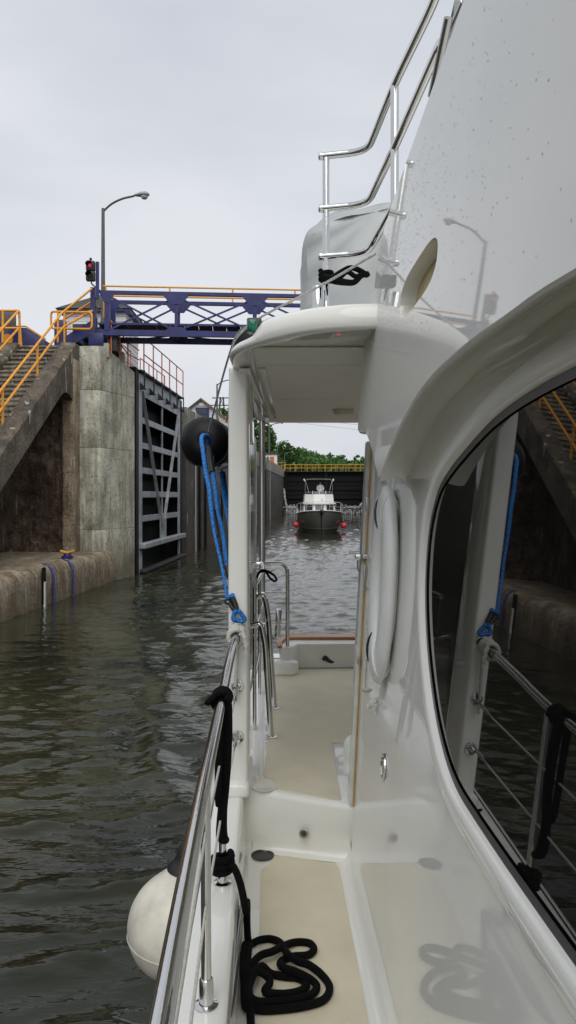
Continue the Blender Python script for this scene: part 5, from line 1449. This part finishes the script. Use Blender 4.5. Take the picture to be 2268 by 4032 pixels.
tube('coil', pts, .0135, M['blackrope'], k2, n=10, sm=6)
for dxx in (-.012, .014):
    tube('bight', [zm(722 + dxx * 900, 990, dz + .03), zm(712 + dxx * 900, 1080, dz + .03), zm(716 + dxx * 900, 1200, dz + .035), zm(722 + dxx * 900, 1320, dz + .02), zm(742 + dxx * 300, 1345, dz)], .0135, M['blackrope'], k2, n=9, sm=5)
# white ball fender outside the hull
wc = P(705, 3640, 3.9)
wf_ = empty('ball_fender', wc, 'large scuffed white ball fender hanging outside the handrail', 'fender')
wax = Vector((.10, .0, .95)).normalized()
rr_ = .262
lathe('ball', wc, wax, [(-rr_ * math.cos(a), rr_ * math.sin(a)) for a in np.linspace(.03, 2.35, 18)] + [(.22, .150), (.265, .10), (.30, .075)], M['fender'], wf_, 32)
lathe('neck', wc + wax * .285, wax, [(0, .092), (.01, .09), (.035, .065), (.07, .05), (.12, .04), (.14, .02)], M['rubber'], wf_, 20)
e1 = wax.orthogonal().normalized(); e2 = wax.cross(e1)
tube('moulding_seam', [wc - wax * .06 + (e1 * math.cos(a) + e2 * math.sin(a)) * .2565 for a in np.linspace(0, 2 * math.pi, 48, endpoint=False)], .0022, M['fender'], wf_, n=6, closed=True)
tube('lanyard', [wc + wax * .38, Vector((-.36, 3.7, -1.46)), Vector((-.30, 3.6, -1.43))], .008, M['blackrope'], wf_, n=6)
# oval life ring hung upright on the cabin side
fw = empty('life_ring', HP(2.84, -.33), 'white oval life ring hung upright on the cabin side behind the window', 'life ring')
az, ay, rzz, rnn = .302, .150, .070, .027
cs = []
NR = 56
for i in range(NR):
    a = 2 * math.pi * i / NR
    Yr, zr = 2.85 + ay * math.sin(a), -.33 + az * math.cos(a)
    tn = Vector((0, ay * math.cos(a), -az * math.sin(a))).normalized()
    nout = Vector((0, -tn.z, tn.y)); nout = nout if nout.dot(Vector((0, ay * math.sin(a), az * math.cos(a)))) > 0 else -nout
    c_ = HP(Yr, zr, rnn + .004)
    cs.append([c_ + nout * (rzz * math.cos(b)) + Vector((-rnn * math.sin(b), 0, 0)) for b in np.linspace(0, 2 * math.pi, 14, endpoint=False)])
cs.append(cs[0])
rings('body', cs, M['fender2'], fw, cap0=False, cap1=False, auto=80)
for a0 in (.55, 2.6, 3.7, 5.75):
    loop_ = []
    for b in np.linspace(0, 2 * math.pi, 14, endpoint=False):
        Yr, zr = 2.85 + ay * math.sin(a0), -.33 + az * math.cos(a0)
        rad = Vector((0, math.sin(a0) * ay, math.cos(a0) * az)).normalized()
        loop_.append(HP(Yr, zr, rnn + .004) + rad * ((rzz + .004) * math.cos(b)) + Vector((-(rnn + .004) * math.sin(b), 0, 0)))
    tube('strap', loop_, .005, M['gasket'] if a0 in (.55, 2.6) else M['fender2'], fw, n=6, closed=True)
rw_ = empty('twisted_line', on_house(1450, 2400), 'white twisted line hanging beside the upright cabin fender', 'rope')
tube('rope', [P(1466, 2240, 3.3), P(1450, 2300, 3.32), P(1462, 2330, 3.3), P(1448, 2450, 3.32), P(1440, 2560, 3.34), P(1434, 2700, 3.34), P(1436, 2718, 3.3), P(1470, 2716, 3.15), P(1505, 2730, 3.02), P(1525, 2722, 2.98)], .0075, M['whiterope'], rw_, n=9, sm=14, lobes=3, twist=190)
tube('tail', [P(1530, 2715, 2.97), P(1505, 2745, 2.97), P(1470, 2765, 2.98), P(1448, 2783, 2.98)], .0105, M['whiterope'], rw_, n=9, sm=10, lobes=3, twist=150)
# black line made fast on the flybridge post
fb = empty('black_line', P(1320, 1085, 3.55), 'black line tied in a bunch on the flybridge railing post', 'rope')
def zf(x, y, Y=3.55): return P(1150 + x / 1.932, 550 + y / 1.932, Y)
tube('bunch', [zf(225, 1050, 3.57), zf(300, 1060), zf(380, 1010), zf(440, 975), zf(505, 990), zf(560, 1025), zf(585, 1015)], [.018, .02, .017, .013, .013, .016, .012], M['blackrope'], fb, n=9, sm=5)
tube('bunch', [zf(240, 1045, 3.53), zf(330, 1070, 3.5), zf(400, 1085, 3.52), zf(470, 1085, 3.53), zf(520, 1040, 3.54), zf(550, 1020, 3.54)], [.018, .02, .016, .014, .013, .016], M['blackrope'], fb, n=9, sm=5)
tube('bunch', [zf(300, 1050, 3.52), zf(360, 1045, 3.5), zf(420, 1005, 3.52), zf(480, 1040, 3.53), zf(530, 1035, 3.53)], [.016, .014, .012, .012, .014], M['blackrope'], fb, n=9, sm=5)
tube('turns', coil((.18, 3.6, 1.02), (0, 0, 1), .026, 2.4, .02), .012, M['blackrope'], fb, n=8)
# small black bungee at the hardtop pole
bg_ = tube('bungee_loop', [P(1015, 2262, 5.2), P(1030, 2246, 5.15), P(1050, 2248, 5.15), P(1075, 2262, 5.15), P(1089, 2280, 5.15), P(1080, 2288, 5.15), P(1062, 2275, 5.15), P(1045, 2250, 5.15), P(1020, 2256, 5.13), P(1012, 2275, 5.13)], .008, M['blackrope'], None, n=7, sm=5)
tag(bg_, 'small black bungee loop on the aft rail before the steel pole', 'rope')
